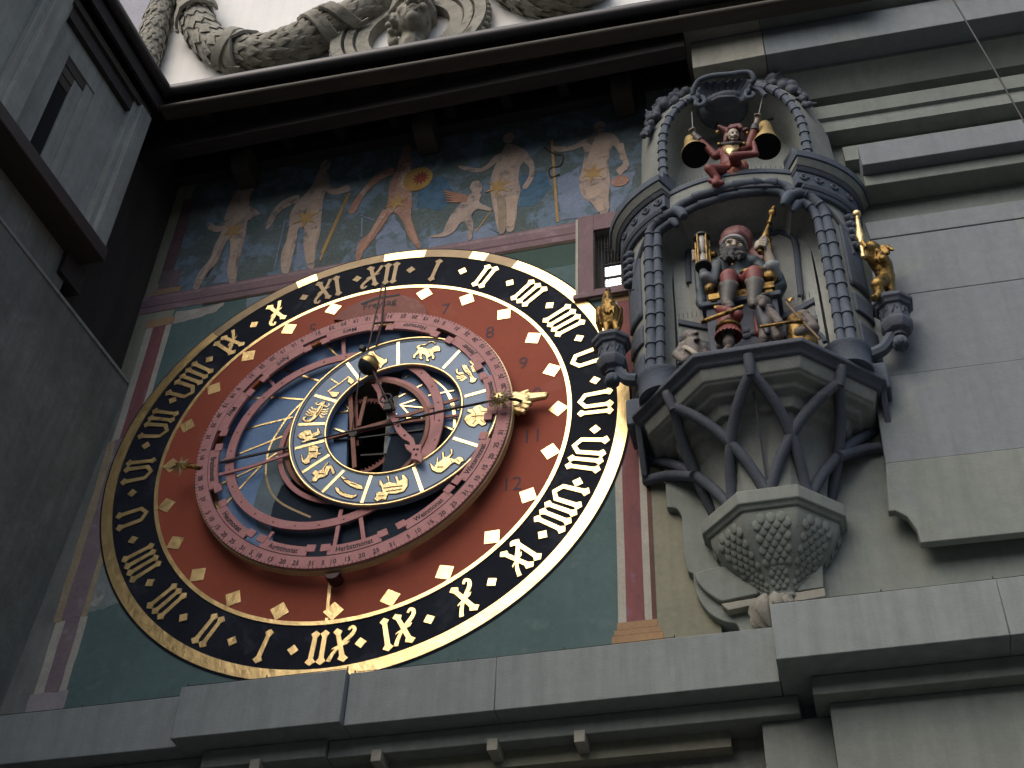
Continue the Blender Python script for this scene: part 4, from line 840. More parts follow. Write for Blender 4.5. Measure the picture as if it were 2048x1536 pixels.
# bird wires along the ledge and the thin cable
wires=thing('bird_wire','thin taut wires on small posts along the stone ledge below the dial','wire',(0,-.2,-2.13))
b=MB()
for x0,x1,y in ((-2.3,-.82,-.19),(-.78,.27,-.29),(.3,2.25,-.24),(2.84,4.6,-.47)):
    for dy,dz in ((0,.022),(.03,.030)): b.tube([(x0,y+dy,-2.135+dz),((x0+x1)/2,y+dy,-2.135+dz-.004),(x1,y+dy,-2.135+dz)],.0022,5)
b.build('wire',iron,wires)
for x0,x1,y in ((-2.3,-.82,-.19),(-.78,.27,-.29),(.3,2.25,-.24),(2.84,4.6,-.47)):
    n=max(2,int((x1-x0)/.5))
    for i in range(n+1):
        x=x0+(x1-x0)*i/n; MB().tube([(x,y+.01,-2.14),(x,y+.01,-2.095)],.004,6).build('post',iron,wires)
cbl=MB().tube([at(1885,-30,-1.4),at(1907,0,-1.4),at(1975,115,-1.45),at(2048,243,-1.5),at(2100,330,-1.5)],.0065,8).build('overhead_cable',iron)
tag(cbl,'thin dark cable slanting down in front of the cornice','cable')

# ================================================================== stone oriel with the figures
bay=thing('stone_oriel','grey stone canopied oriel with tiled arch mouldings and fish-scale foot right of the dial','oriel',(2.88,0,-2.05))
BX=2.88; EA,EB=.86,.60
def ey(u,d=0.0):
    q=1-(u/(EA+d))**2; return -(EB+d)*math.sqrt(max(q,0))
def E(u,z,d=0.0): return Vector((BX+u,ey(u,d),z))
def ec(u,v,d=0.0):
    "sight line against the curved front of the oriel"
    r=ray(u,v); ox,oy=CAM.x-BX,CAM.y; a_,b_=EA+d,EB+d
    A=(r.x/a_)**2+(r.y/b_)**2; B=2*(ox*r.x/a_**2+oy*r.y/b_**2); C=(ox/a_)**2+(oy/b_)**2-1
    D=B*B-4*A*C
    t=(-B-math.sqrt(max(D,0)))/(2*A); return CAM+r*t
def octa(a,z,ks=range(-3,3),dy=0.0):
    R_=a/math.cos(PI/8); return [Vector((BX+R_*math.cos(-PI/2+PI/8+k*PI/4),dy+R_*math.sin(-PI/2+PI/8+k*PI/4),z)) for k in ks]
def loft(prof,name,m,bevel=0,n=1,parent=None,smooth=False):
    b=MB(); rows=[octa(a,z) for a,z in prof]; b.grid(rows,smooth=smooth); return b.build(name,m,parent or bay,bevel=bevel)
# platform with its coffered underside
loft([(.02,-.43),(.80,-.43),(.815,-.445),(.815,-.475),(.785,-.49),(.765,-.52),(.745,-.525)],'platform_edge',MATS['dark_blue_stone'],bevel=.006)
loft([(.745,-.523),(.715,-.60),(.70,-.605),(.69,-.62),(.64,-.625),(.62,-.66),(.56,-.675),(.53,-.74),(.49,-.75),(.47,-.78),(.43,-.85),(.385,-.97),(.35,-1.10),(.33,-1.27)],'vault',bayp,bevel=.008)
def rib_pt(ang,r,z): return Vector((BX+r*math.sin(ang),-r*math.cos(ang),z))
def vr(t): return .725-.40*(1-(1-t)**1.7)
def vz(t): return -.60-.66*t**1.12
for j in range(-2,3):
    a0=j*PI/4
    for s in (-1,1):
        if abs(j+s)>2: continue
        pts=[rib_pt(a0+s*PI/4*t,vr(t)+.035*math.sin(PI*t),vz(t)) for t in [i/14 for i in range(15)]]
        MB().tube(pts,.036,10).build('vault_rib',slated,bay)
    MB().tube([rib_pt(a0,.775,-.49),rib_pt(a0,.755,-.55),rib_pt(a0,.730,-.625)],[.034,.036,.030],10).build('rib_stub',slated,bay)
for s in (-1,1):
    MB().tube([rib_pt(s*PI*.36,.50,-.93),rib_pt(s*PI*.42,.55,-.85),rib_pt(s*PI*.46,.64,-.79),rib_pt(s*PI*.485,.80,-.775)],.036,10).build('vault_rib',slated,bay)
MB().tube([rib_pt(0,.62,-.66),rib_pt(0,.42,-.95),rib_pt(0,.345,-1.2)],.008,6).build('vault_seam',slated,bay)
for s in (-1,1):
    x0,x1=sorted((BX+s*.805,BX+s*.765)); MB().hexa([(x0,-.10,-.78),(x1,-.10,-.78),(x1,.0,-.78),(x0,.0,-.78)],[(x0,-.31,-.47),(x1,-.31,-.47),(x1,0,-.47),(x0,0,-.47)]).build('wall_plate',slated,bay,bevel=.008)
# rim, bell with fish scales and leaf ball
loft([(.30,-1.265),(.425,-1.268),(.433,-1.275),(.433,-1.365),(.415,-1.375),(.405,-1.395),(.385,-1.402)],'rim_slab',stone,bevel=.006)
BELL=[(.388,-1.400),(.384,-1.44),(.36,-1.50),(.315,-1.57),(.26,-1.64),(.205,-1.70),(.16,-1.755),(.135,-1.80),(.128,-1.83)]
bell=loft(BELL,'scaled_bell',carved if False else stone,bevel=.012)
loft([(.128,-1.825),(.15,-1.835),(.15,-1.855),(.135,-1.865),(.12,-1.87)],'bell_neck',stone,bevel=.004)
def bell_a(z):
    for (a0,z0),(a1,z1) in zip(BELL,BELL[1:]):
        if z<=z0 and z>=z1: return a0+(a1-a0)*(z0-z)/(z0-z1)
    return BELL[-1][0]
for j in (-2,-1,0,1,2):
    ang=j*PI/4; b=MB(); z=-1.455; row=0
    while z>-1.79:
        a=bell_a(z); w=2*a*math.tan(PI/8)*.70; sz=.034-.013*min(1,row/10); n=max(1,int(w/(sz*1.75)))
        nx,ny=math.sin(ang),-math.cos(ang); tx,ty=math.cos(ang),math.sin(ang)
        sl_=(bell_a(z-.02)-bell_a(z+.02))/-.04
        for i in range(n+(row%2)):
            o=(i-(n+(row%2)-1)/2)*sz*1.75
            if abs(o)>w/2+.01: continue
            c=Vector((BX+nx*(a+.002)+tx*o,ny*(a+.002)+ty*o,z))
            R_=Matrix(((tx,nx,0),(ty,ny,0),(0,0,1)))@Matrix.Rotation(-math.atan(sl_)+.16,3,'X')
            b.ell(c,(sz*.88,.0075,sz*1.05),R_,n=10,m=6)
        z-=sz*1.02; row+=1
    b.build('scale_relief',stone,bell)
lb=MB(); ball=Vector((2.825,-.14,-1.965)); lb.ell(ball,(.085,.085,.10),n=16,m=10)
for k in range(9):
    a=2*PI*k/9
    for rr,z0,z1 in ((.095,.10,-.06),):
        pts=[ball+Vector((rr*math.cos(a)*q,rr*math.sin(a)*q,zz)) for q,zz in ((.75,.10),(1.12,.05),(1.22,0),(1.0,-.06),(.6,-.11))]
        lb.tube(pts,[.012,.035,.04,.03,.012],8,flat=.45)
lb.build('leaf_boss',carved,bay)
# front arch: traced edge of the double tiled roll
def saw(path,r0,r1,step):
    "radius grows along each tile then drops back"
    rad=[];pts=[];s=0;last=None
    dense=[]
    for i in range(len(path)-1):
        a,b=path[i],path[i+1]; L=(b-a).length; n=max(1,int(L/.012))
        for k in range(n): dense.append(a.lerp(b,k/n))
    dense.append(path[-1]); tot=0
    last=0
    for i,p in enumerate(dense):
        if i: tot+=(p-dense[i-1]).length
        f=(tot%step)/step
        if i and int(tot/step)!=last:
            last=int(tot/step); rad.append(r0); pts.append(p.lerp(dense[i-1],.15)); f=0
        rad.append(r1-(r1-r0)*min(1,f*1.25)**.8); pts.append(p)
    return pts,rad
def roll(uz,off,dep,r0,r1,step,name,m,rev=False):
    n=len(uz); P_=[]
    for i,(u,z) in enumerate(uz):
        a=uz[max(i-1,0)]; b=uz[min(i+1,n-1)]; dx,dz=b[0]-a[0],b[1]-a[1]; q=math.hypot(dx,dz) or 1
        uu,zz=u+dz/q*off,z-dx/q*off; P_.append(Vector((BX+uu,ey(uu)+dep,zz)))
    pts,rad=saw(P_[::-1] if rev else P_,r0,r1,step); m_=len(rad)
    for i in range(5): rad[m_-1-i]*=(.45,.66,.8,.9,.96)[i]
    MB().tube(pts,rad,14).build(name,m,bay)
def path(px,ends=(None,None)):
    q=[ec(u,v) for u,v in px]; q=[[p.x-BX,p.z] for p in q]
    for i,e_ in zip((0,-1),ends):
        if e_ is not None: q[i][1]=e_
    return smooth2([tuple(p) for p in q],6,False)
LA=path([(1300,742),(1302,700),(1302,650),(1301,600),(1299,550),(1297,510),(1298,483),(1299,465),(1307,449),(1320,436),(1335,425),(1350,419),(1361,421),(1368,431)],(-.44,None))
RA=path([(1566,405),(1575,391),(1587,384),(1602,382),(1616,388),(1631,400),(1644,415),(1652,433),(1660,465),(1668,500),(1677,545),(1684,580),(1692,620),(1699,660),(1706,705)],(None,-.44))
TA=path([(1350,414),(1364,402),(1376,396),(1396,386),(1415,380),(1454,368),(1500,360),(1530,358),(1555,361),(1573,368),(1584,379)])
for P0,rv in ((LA,False),(RA,True)):
    roll(P0,.0,.02,.036,.045,.138,'tiled_roll',slate,rv); roll(P0,.062,.055,.030,.0375,.138,'tiled_roll',slate,rv)
k=max(range(len(TA)),key=lambda i:TA[i][1])
for seg,rv in ((TA[:k+1],False),(TA[k:],True)):
    roll(seg,.0,.03,.032,.043,.15,'tiled_roll',slate,rv); roll(seg,.056,.065,.028,.036,.15,'tiled_roll',slate,rv)
aus=LA[:-9]+TA[8:-8]+RA[10:]
# plaster front between arch and outline
def spandrel():
    b=MB(); cx,cz=0.0,.55; rows=[]
    zt=1.56
    for (u,z) in aus:
        if z<=-.40: tgt=(-.845 if u<0 else .845,z)
        else:
            du,dz=u-cx,z-cz; k=1e9
            if abs(du)>1e-6: k=min(k,(.845)/abs(du))
            if dz>1e-6: k=min(k,(zt-cz)/dz)
            if z<cz: tgt=(math.copysign(.845,u),z)
            else: tgt=(cx+du*k,cz+dz*k)
        rows.append([E(u+(tgt[0]-u)*t,z+(tgt[1]-z)*t,-.012) for t in [i/12 for i in range(13)]])
    b.grid(rows,smooth=True); b.build('front_wall',bayp,bay)
spandrel()
def patch(u0,u1,z0,z1,d,name,m,nu=8,nz=10,round_=False):
    b=MB(); rows=[]
    for i in range(nz+1):
        z=z0+(z1-z0)*i/nz
        rows.append([E(u0+(u1-u0)*j/nu,z,d) for j in range(nu+1)])
    b.grid(rows,smooth=True)
    o=b.build(name,m,bay); md=o.modifiers.new('thick','SOLIDIFY'); md.thickness=.03; md.offset=-1; return o
for s in (-1,1):
    for z0,z1 in ((-.22,.10),(.20,.38),(.46,1.10)):
        us=sorted((s*.835,s*.725)); patch(us[0],us[1],z0,z1,.006,'pier_panel',slate)
# inside of the niche
def concave(name,uz,y0,depth_y,sc,m,zmin=None):
    b=MB(); rows=[]
    for t in [0,.25,.5,.75,1.0]:
        row=[]
        for u,z in uz:
            k=1-(1-sc)*t; uu=u*k; zz=(z-.4)*(1-(1-sc)*t*.7)+.4 if z>.4 else z
            f=math.sin(t*PI/2); row.append(Vector((BX+uu,(ey(u)+.06)*(1-f)+depth_y*f,zz)))
        rows.append(row)
    b.grid(rows,smooth=True); b.build(name,m,bay)
concave('niche_wall',aus,0,-.150,.80,nichep)
MB().box(BX-.50,BX+.50,-.156,-.10,-.44,1.62).build('niche_back',nichep,bay)
fr=T([(255,505),(268,470),(330,420),(400,395),(440,335),(560,262),(700,238),(850,230),(970,260),(1010,320),(1080,300),(1180,340),(1222,400),(1250,640),(1275,880)],-.17,1320,400,4.517)
left=T([(280,1050),(262,760)],-.17,1320,400,4.517)
ol=smooth2(left[1:]+fr,3,False)
MB().prism(ol+[(ol[-1][0],.2),(ol[0][0],.2)],-.178,-.170).build('throne_recess',mat('recess_plaster',(.30,.305,.28),(.25,.255,.24),scale=4,rough=.95),bay)
MB().tube([Vector((x,-.178,z)) for x,z in ol],.022,8).build('recess_frame',slate,bay)
# platform parapet behind the animals, and pedestal of the throne
def band(z0,z1,yc,ye,w,name,m,bev=.006,t=.05):
    b=MB(); rows=[]
    for i in range(25):
        u=-w+2*w*i/24; y=ye+(yc-ye)*math.cos(u/w*PI/2)
        rows.append([(BX+u,y,z0),(BX+u,y,z1),(BX+u,y+t,z1),(BX+u,y+t,z0)])
    b.grid(rows,closed_v=True,smooth=False,cap=True); b.build(name,m,bay,bevel=bev)
band(.235,.285,-.27,-.43,.46,'parapet_cap',slated); band(.12,.233,-.25,-.41,.455,'parapet_wall',bayp); band(.07,.118,-.27,-.43,.46,'parapet_string',slated)
band(-.44,.068,-.21,-.33,.44,'parapet_base',slated,.006,.03)
for u in (-.36,.37):
    for r_ in (.11,):
        MB().tube([Vector((BX+u+r_*math.cos(t),-.40,-.12+r_*1.2*math.sin(t))) for t in [PI*i/12 for i in range(13)]],.016,8).build('blind_arch',slate,bay)
a=at(1440,640,-.45); b_=at(1568,690,-.45)
MB().box(2.62,3.10,-.46,-.20,-.43,.30).build('throne_pedestal',slated,bay,bevel=.01)
MB().box(2.59,3.13,-.49,-.19,.30,.345).build('pedestal_cap',slated,bay,bevel=.008)
MB().box(2.56,2.62,-.44,-.20,-.43,-.02).build('pedestal_wing',slated,bay,bevel=.01)
for k in range(7):
    MB().ell((2.78+.045*(k%4),-.465,-.02+.05*(k//4)+.02*(k%2)),(.03,.015,.026),n=8,m=6).build('pedestal_flower',slated,bay)
# pier bases
for px,py,s in ((2.285,-.415,-1),(3.475,-.40,1)):
    MB().lathe([(.155,-.44),(.155,-.43),(.15,-.30),(.16,-.285),(.163,-.262),(.145,-.242),(.10,-.235)],(px,py,0),n=28).build('pier_base',slate,bay)
    sx_=BX+s*.80
    MB().box(min(sx_-.06,sx_+.04),max(sx_-.06,sx_+.04),-.30,-.03,-.50,-.27).build('pier_plinth',slate,bay,bevel=.015)
# capitals, lintel and pedestals
def curve_block(u0,u1,z0,z1,d0,d1,name,m,n=16,bev=.005):
    b=MB(); rows=[]
    for i in range(n+1):
        u=u0+(u1-u0)*i/n; uu=u
        # keep the same direction from the centre while stepping outwards
        t=math.asin(max(-1,min(1,u/EA)))
        def pt(d,z): return Vector((BX+(EA+d)*math.sin(t),-(EB+d)*math.cos(t),z))
        rows.append([pt(d0,z0),pt(d1,z1),pt(-.12,z1),pt(-.12,z0)])
    b.grid(rows,closed_v=True,smooth=False,cap=True); return b.build(name,m,bay,bevel=bev)
for s in (-1,1):
    def cb(z0,z1,d0,d1,name,m,uin=.44):
        u0,u1=sorted((s*.859,s*uin)); curve_block(u0,u1,z0,z1,d0,d1,name,m)
    cb(1.285,1.315,.015,.03,'capital_moulding',slate,.50); cb(1.317,1.35,.035,.05,'capital_moulding',slated,.49)
    cb(1.352,1.475,.045,.05,'capital_frieze',slate,.455)
    cb(1.477,1.505,.06,.08,'capital_moulding',slated,.45); cb(1.507,1.56,.085,.12,'capital_cove',bayp,.445); cb(1.562,1.625,.13,.135,'capital_top',slate,.435)
    cb(1.627,1.66,.10,.06,'capital_weathering',slate,.44); cb(1.662,1.79,.03,.02,'upper_plinth',slate,.47)
    for k in range(4):                       # running scroll on the frieze
        t=math.asin((.50+.095*k)/EA)
        c=Vector((BX+s*(EA+.052)*math.sin(t),-(EB+.052)*math.cos(t),1.415)); q=Vector((s*math.sin(t)*EB,-math.cos(t)*EA,0)).normalized(); tx=Vector((-q.y,q.x,0))
        pts=[c+tx*(.034*(1-i/26)*math.cos(i*.45)*s)+Vector((0,0,.034*(1-i/26)*math.sin(i*.45))) for i in range(20)]
        MB().tube(pts,.010,6).build('running_scroll',slated,bay)
    for k in range(5):                       # leaf drop below the capital
        t=math.asin(.80/EA); z=1.22-.075*k
        c=Vector((BX+s*(EA+.0)*math.sin(t),-(EB+.0)*math.cos(t)-.01,z)); MB().ell(c,(.045,.05,.034)).ell(c+Vector((s*.03,-.01,-.02)),(.03,.035,.022)).build('leaf_drop',slate,bay)
    MB().tube([E(s*(.62+.16*math.sin(PI/2*i/10)),1.24-.42*(i/10)**1.3,.004) for i in range(11)],.012,6).build('scored_curve',slated,bay)
curve_block(-.455,.455,1.50,1.545,.0,.0,'lintel_top',slate,14); curve_block(-.455,.455,1.39,1.498,-.03,-.025,'lintel_face',bayp,14); curve_block(-.46,.46,1.365,1.388,-.02,-.015,'lintel_edge',slated,14)
# upper storey: bell niche with a tiled edge and sloping outer cheeks
UPX=[(1326,335),(1325,300),(1328,268),(1337,243),(1352,222),(1375,203),(1405,190),(1450,178),(1500,172),(1540,180),(1568,196),(1588,218),(1602,245),(1610,275),(1614,305)]
OPX=[(1278,330),(1284,285),(1294,245),(1308,218),(1330,195),(1355,180),(1390,165),(1450,150),(1510,152),(1555,160),(1595,180),(1620,205),(1638,235),(1655,270),(1668,305)]
yu=-.46
UP=[at(u,v,yu) for u,v in UPX]; OP=[at(u,v,-.16) for u,v in OPX]
UP[0].z=1.66; UP[-1].z=1.66; OP[0].z=min(OP[0].z,1.7); OP[-1].z=min(OP[-1].z,1.7)
ups=smoothline(UP,5); ops=smoothline(OP,5)
b=MB(); b.grid([[p,p.lerp(q,.12)+Vector((0,-.012,0)),p.lerp(q,.5)+Vector((0,-.03,0)),q] for p,q in zip(ups,ops)],smooth=True); b.build('upper_cheek',bayp,bay)
h=max(range(len(ups)),key=lambda i:ups[i].z)
for seg in (ups[:h+1],ups[h:][::-1]):
    pts,rad=saw([p+Vector((0,-.012,0)) for p in seg],.030,.042,.105); MB().tube(pts,rad,8,flat=.75).build('tiled_edge',slate,bay)
cen=Vector((2.90,0,1.9)); b=MB(); rows=[]
for t in (0,.3,.6,.85,1):
    f=math.sin(t*PI/2); rows.append([Vector((p.x+(cen.x-p.x)*.10*t,(p.y+.03)*(1-f)+(-.10)*f,p.z-(.10*t if p.z>1.9 else 0))) for p in ups])
b.grid(rows,smooth=True); b.build('bell_niche_wall',nichep,bay)
b=MB(); b.prism([(p.x,p.z-.02) for p in ups],-.10,-.07); b.build('bell_niche_back',nichep,bay)
MB().box(2.30,3.50,-.50,-.15,1.50,1.548).build('bell_niche_floor',bayp,bay)
# shell crest with scrolls and fruit swags
ys=-.50
def c1(u,v,y=ys): return at(1180+u/2.648,120+v/2.648,y)
rim=[(566,182),(562,158),(572,132),(592,113),(622,103),(660,98),(700,95),(740,91),(778,87),(812,84),(838,92),(850,112),(848,138),(838,160)]
top=smoothline([c1(u,v,ys-.11) for u,v in rim],8); NB=len(top); rows=[]; NF=12
for i in range(15):
    f=i/14; row=[]
    for jj,p in enumerate(top):
        t=jj/(NB-1); base=c1(640+130*t,218-10*t,ys+.0)
        q=base.lerp(p,f*(1+.035*abs(math.sin(NF*PI*t))*f)); q=q+Vector((0,.075*math.sin(f*PI*.75)-.030*abs(math.sin(NF*PI*t))*(.25+.75*f),0)); row.append(q)
    rows.append(row)
b=MB(); b.grid(rows,smooth=True); sh_=b.build('shell_crest',slate,bay); md=sh_.modifiers.new('t','SOLIDIFY'); md.thickness=.02
MB().tube(smoothline([c1(545,185,ys-.06),c1(552,150,ys-.09),c1(580,108,ys-.12),c1(650,84,ys-.14),c1(740,76,ys-.14),c1(815,66,ys-.13),c1(850,72,ys-.12),c1(868,100,ys-.10),c1(858,120,ys-.08),c1(842,112,ys-.08)],5),.022,10).build('crest_rim',slate,bay)
for (pts) in ([(520,215),(550,196),(590,196),(608,220),(590,240),(566,236),(562,222),(578,218)],[(930,190),(900,160),(860,150),(828,168),(828,192),(850,200),(866,186),(855,176)],[(545,185),(560,210),(600,205)]):
    MB().tube(smoothline([c1(u,v,ys-.05) for u,v in pts],5),[.020]*0 or .020,8).build('crest_scroll',slate,bay)
MB().ell(c1(715,222,ys+.03),(.17,.10,.06),n=24,m=14).build('crest_boss',slated,bay)
MB().tube([c1(650,215,ys-.10),c1(680,200,ys-.13),c1(725,196,ys-.14),c1(765,196,ys-.13),c1(785,208,ys-.10)],.016,8).build('crest_lip',slated,bay)
MB().ell(c1(705,262,ys+.16),(.20,.17,.15),n=20,m=12).build('hood_vault',slated,bay)
def swag(pts,name,seed,y):
    rnd=random.Random(seed); b=[]
    for (u,v,r) in pts:
        for k in range(7):
            c=c1(u+rnd.uniform(-16,16),v+rnd.uniform(-16,16),y+rnd.uniform(-.05,.02)); b.append(('e',c,(r*rnd.uniform(.55,.9),)*3,None,10,7))
        a=rnd.uniform(0,6); c=c1(u,v,y-.02); b.append(('c',c,c+Vector((math.cos(a)*.08,-.03,math.sin(a)*.07)),.022,.008))
    blob(name,b,slated,bay,voxel=.007,smooth=1)
swag([(505,178,.045),(470,180,.035),(440,205,.05),(390,235,.06),(350,285,.055),(325,300,.045),(310,345,.035),(298,385,.038)],'fruit_swag',3,-.36)
swag([(925,140,.035),(960,100,.05),(985,110,.05),(1025,130,.06),(1070,150,.06),(1095,170,.05),(1125,200,.04),(1150,240,.038)],'fruit_swag',5,-.34)
# brackets that carry the gilt animals
def corbel(c,toward,name='statue_bracket'):
    b=MB().lathe([(.001,0),(.128,0),(.142,-.012),(.142,-.040),(.125,-.055),(.118,-.075),(.098,-.085),(.094,-.185),(.108,-.20),(.110,-.225),(.085,-.275),(.05,-.29),(.046,-.305),(.052,-.315),(.001,-.32)],c,Matrix.Rotation(PI/8,3,'Z'),n=8,smooth=False)
    o=b.build(name,slated,bay,bevel=.004)
    for k in range(8):
        a=PI/4*k; d=Vector((math.cos(a),math.sin(a),0)); q=c+d*.090+Vector((0,0,-.13)); tx=Vector((-d.y,d.x,0))
        MB().tube([q+tx*(.018*math.cos(t))+Vector((0,0,.032*math.sin(t*1.6)+.0)) for t in [i*.6 for i in range(9)]],.006,6).build('carved_rosette',slate,o)
    f=MB(); f.ell(c+Vector((0,0,-.365)),(.052,.052,.055))
    for k in range(8):
        a=PI/4*k; f.ell(c+Vector((.035*math.cos(a),.035*math.sin(a),-.375)),(.022,.022,.035),n=8,m=6)
    f.build('foliage_knob',slate,o)
    t=Vector(toward); p0=c+Vector((0,0,-.34))
    MB().tube(smoothline([c+Vector((0,0,-.24)),p0+(t-p0)*.3+Vector((0,0,.0)),p0+(t-p0)*.6+Vector((0,0,-.10)),t+Vector((0,0,-.16))],5),[.05]*0 or .045,8).build('bracket_arm',slate,o)
    return o
LC=at(1223,684,-.30); LC.z=.29
RC=at(1783,606,-.30); RC.z=.235
corbel(LC,(2.10,-.30,.05)); corbel(RC,(3.64,-.28,-.02))
print('cap', [tuple(round(c,2) for c in ec(u,v)) for u,v in ((1335.6,361),(1328,380),(1326,414),(1314,425),(1328,333),(1339,363),(1328,391))])
print('LC',LC,'RC',RC)

# ================================================================== figures and what they hold
def fm(name,c1,c2=None,**k): return mat(name,c1,c2,**{**dict(scale=14,rough=.55,bump=.15,bscale=60,fine=.3),**k})
jred=fm('jester_red',(.20,.042,.032),(.14,.03,.025),c3=(.30,.11,.085),s3=10,t3=.64)
jmar=fm('jester_maroon',(.14,.03,.03),(.09,.02,.022))
palesk=fm('painted_pale_skin',(.46,.40,.31),(.36,.30,.23))
darkcl=fm('dark_cloth_paint',(.05,.045,.042),(.03,.028,.027))
tealcl=fm('blue_green_coat',(.055,.085,.10),(.035,.055,.065),c3=(.12,.15,.165),s3=8,t3=.66)
greysl=fm('grey_sleeve',(.30,.33,.34),(.22,.245,.255))
redcl=fm('red_breeches',(.25,.062,.052),(.18,.046,.04),c3=(.36,.17,.14),s3=10,t3=.66)
bootm=fm('grey_brown_boots',(.135,.125,.11),(.10,.092,.082))
beardm=fm('dark_beard',(.07,.07,.068),(.04,.04,.04),bump=.8,bscale=50)
turb=fm('pink_turban',(.26,.115,.105),(.19,.08,.078)); turbw=fm('grey_turban_band',(.40,.41,.42),(.30,.31,.33))
fur=fm('brown_grey_fur',(.17,.145,.125),(.12,.10,.088),bump=.6,bscale=60)
gilt2=MATS['old_gold']; blk=MATS['black_iron']
eyew=fm('eye_dark',(.02,.018,.016),fine=0)
# ---- jester between the bells
yj=-.52
def J(u,v,d=0): return at(1360+u/6.983,180+v/6.983,yj+d)
je=thing('jester_figure','carved jester in red with belled cap and gilt collar, pulling two cords, one leg raised','statue',tuple(J(740,1200)))
k=.00049*1.0
blob('body',[('c',J(700,830,.0),J(680,1060,-.02),.062,.066),('c',J(740,760),J(740,830),.030,.045),('c',J(590,860),J(850,830),.040,.040),('c',J(690,1070,-.02),J(780,1090,-.02),.062,.058),
 ('c',J(560,895,.0),J(500,925,-.02),.036,.034),('c',J(500,925,-.02),J(270,700,-.06),.032,.028),('c',J(860,850,.0),J(955,800,-.02),.036,.033),('c',J(955,800,-.02),J(1035,560,-.05),.033,.028),
 ('c',J(800,1070,-.03),J(745,930,-.16),.046,.036),('c',J(745,930,-.16),J(985,900,-.14),.036,.028),('c',J(985,900,-.14),J(1065,895,-.14),.027,.024),('c',J(1060,890,-.14),J(1030,735,-.16),.024,.017),
 ('c',J(700,1120,-.04),J(405,1100,-.16),.044,.034),('c',J(405,1100,-.16),J(520,1240,-.12),.036,.030),('c',J(515,1250,-.12),J(505,1310,-.17),.030,.034),('c',J(420,1270,-.17),J(590,1300,-.17),.020,.020)],jred,je,voxel=.0075,smooth=3)
blob('tunic_skirt',[('c',J(700,1120,-.03),J(820,1130,-.02),.058,.055),('c',J(680,1170,-.06),J(760,1210,-.05),.030,.028),('c',J(760,1120,-.07),J(830,1180,-.05),.03,.028),('e',J(880,1080,.02),(.045,.05,.06))],fm('rust_cloth',(.25,.07,.03),(.17,.045,.02)),je,voxel=.008)
hd=blob('head',[('e',J(745,630,-.05),(.045,.048,.055)),('e',J(740,665,-.075),(.034,.03,.030)),('c',J(770,590,-.100),J(770,625,-.115),.007,.010),('e',J(715,640,-.088),(.013,.012,.011)),('e',J(800,640,-.085),(.012,.012,.011)),('e',J(735,690,-.098),(.014,.012,.010)),('e',J(660,630,-.03),(.010,.012,.016))],palesk,je,voxel=.005,smooth=1)
f=MB(); f.ell(J(735,592,-.096),(.009,.006,.005),n=8,m=6); f.ell(J(795,582,-.094),(.009,.006,.005),n=8,m=6); f.tube([J(690,632,-.098),J(730,652,-.108),J(775,655,-.108),J(800,648,-.1)],.0045,6); f.build('face_marks',eyew,hd)
blob('fool_cap',[('e',J(750,590,.0),(.066,.055,.066)),('c',J(650,650,-.0),J(640,720,-.0),.026,.022),('c',J(850,600,.0),J(850,700,.0),.025,.022),('c',J(670,590,0),J(545,510,-.03),.034,.016),('c',J(850,600,0),J(930,545,-.02),.034,.016),('c',J(720,530,-.03),J(830,500,-.07),.03,.022),('c',J(830,500,-.07),J(855,530,-.09),.022,.016),('c',J(700,540,-.06),J(790,515,-.08),.018,.018)],jmar,je,voxel=.007,smooth=2)
blob('ruff',[('c',J(600,765,-.03),J(740,745,-.085),.018,.02),('c',J(740,745,-.085),J(880,745,-.03),.02,.018),('c',J(600,765,.0),J(880,745,.02),.022,.022)],darkcl,je,voxel=.007)
gp=[(590,830),(640,770),(740,765),(820,765),(830,800),(800,840),(770,850),(760,880),(735,870),(720,960),(690,955),(680,910),(655,905),(648,880),(622,870),(618,845)]
b=MB(); n_=len(gp); fr_=[J(u,v,-.073-.02*(1-abs(u-700)/140)) for u,v in gp]; ce=J(705,840,-.100); b.add([ce]+fr_,[(0,1+i,1+(i+1)%n_) for i in range(n_)]); o=b.build('gilt_collar',gilt,je); md=o.modifiers.new('t','SOLIDIFY'); md.thickness=.006
for u,v,d in ((525,588,-.03),(940,610,-.03),(548,760,-.05),(895,752,-.05)): MB().ell(J(u,v,d),(.0165,.0165,.0165)).build('cap_bell',gilt2,je)
for a,b_,hnd in ((J(285,715,-.06),J(225,655,-.06),J(180,600,-.06)),(J(1038,575,-.05),J(1048,500,-.05),J(1085,400,-.05))):
    MB().tube([a,b_],[.034,.030],12).build('cuff',darkcl,je)
    d=(hnd-b_).normalized(); s_=d.cross(Vector((0,1,0))).normalized()
    pr=[('c',b_,hnd,.016,.022)]
    for i in range(4): q=hnd+d*(.012-.004*abs(i-1))+s_*(.013*(i-1.5))+Vector((0,-.012,0)); pr.append(('c',q,q+d*.014+Vector((0,-.012,0)),.0085,.008)); pr.append(('c',q+d*.014+Vector((0,-.012,0)),q-d*.004+Vector((0,-.026,0)),.008,.007))
    pr.append(('c',hnd-s_*.02,hnd-s_*.012+Vector((0,-.03,.006)),.009,.007))
    blob('hand',pr,fm('dim_skin',(.30,.24,.19),(.2,.16,.12)) if 'dim_skin' not in MATS else MATS['dim_skin'],je,voxel=.0045,smooth=1)
for p0,p1 in ((J(180,600,-.07),J(165,305,.02)),(J(1085,400,-.06),J(1150,110,.02))): MB().tube([p0,p1],.0035,6).build('cord',greysl,je)
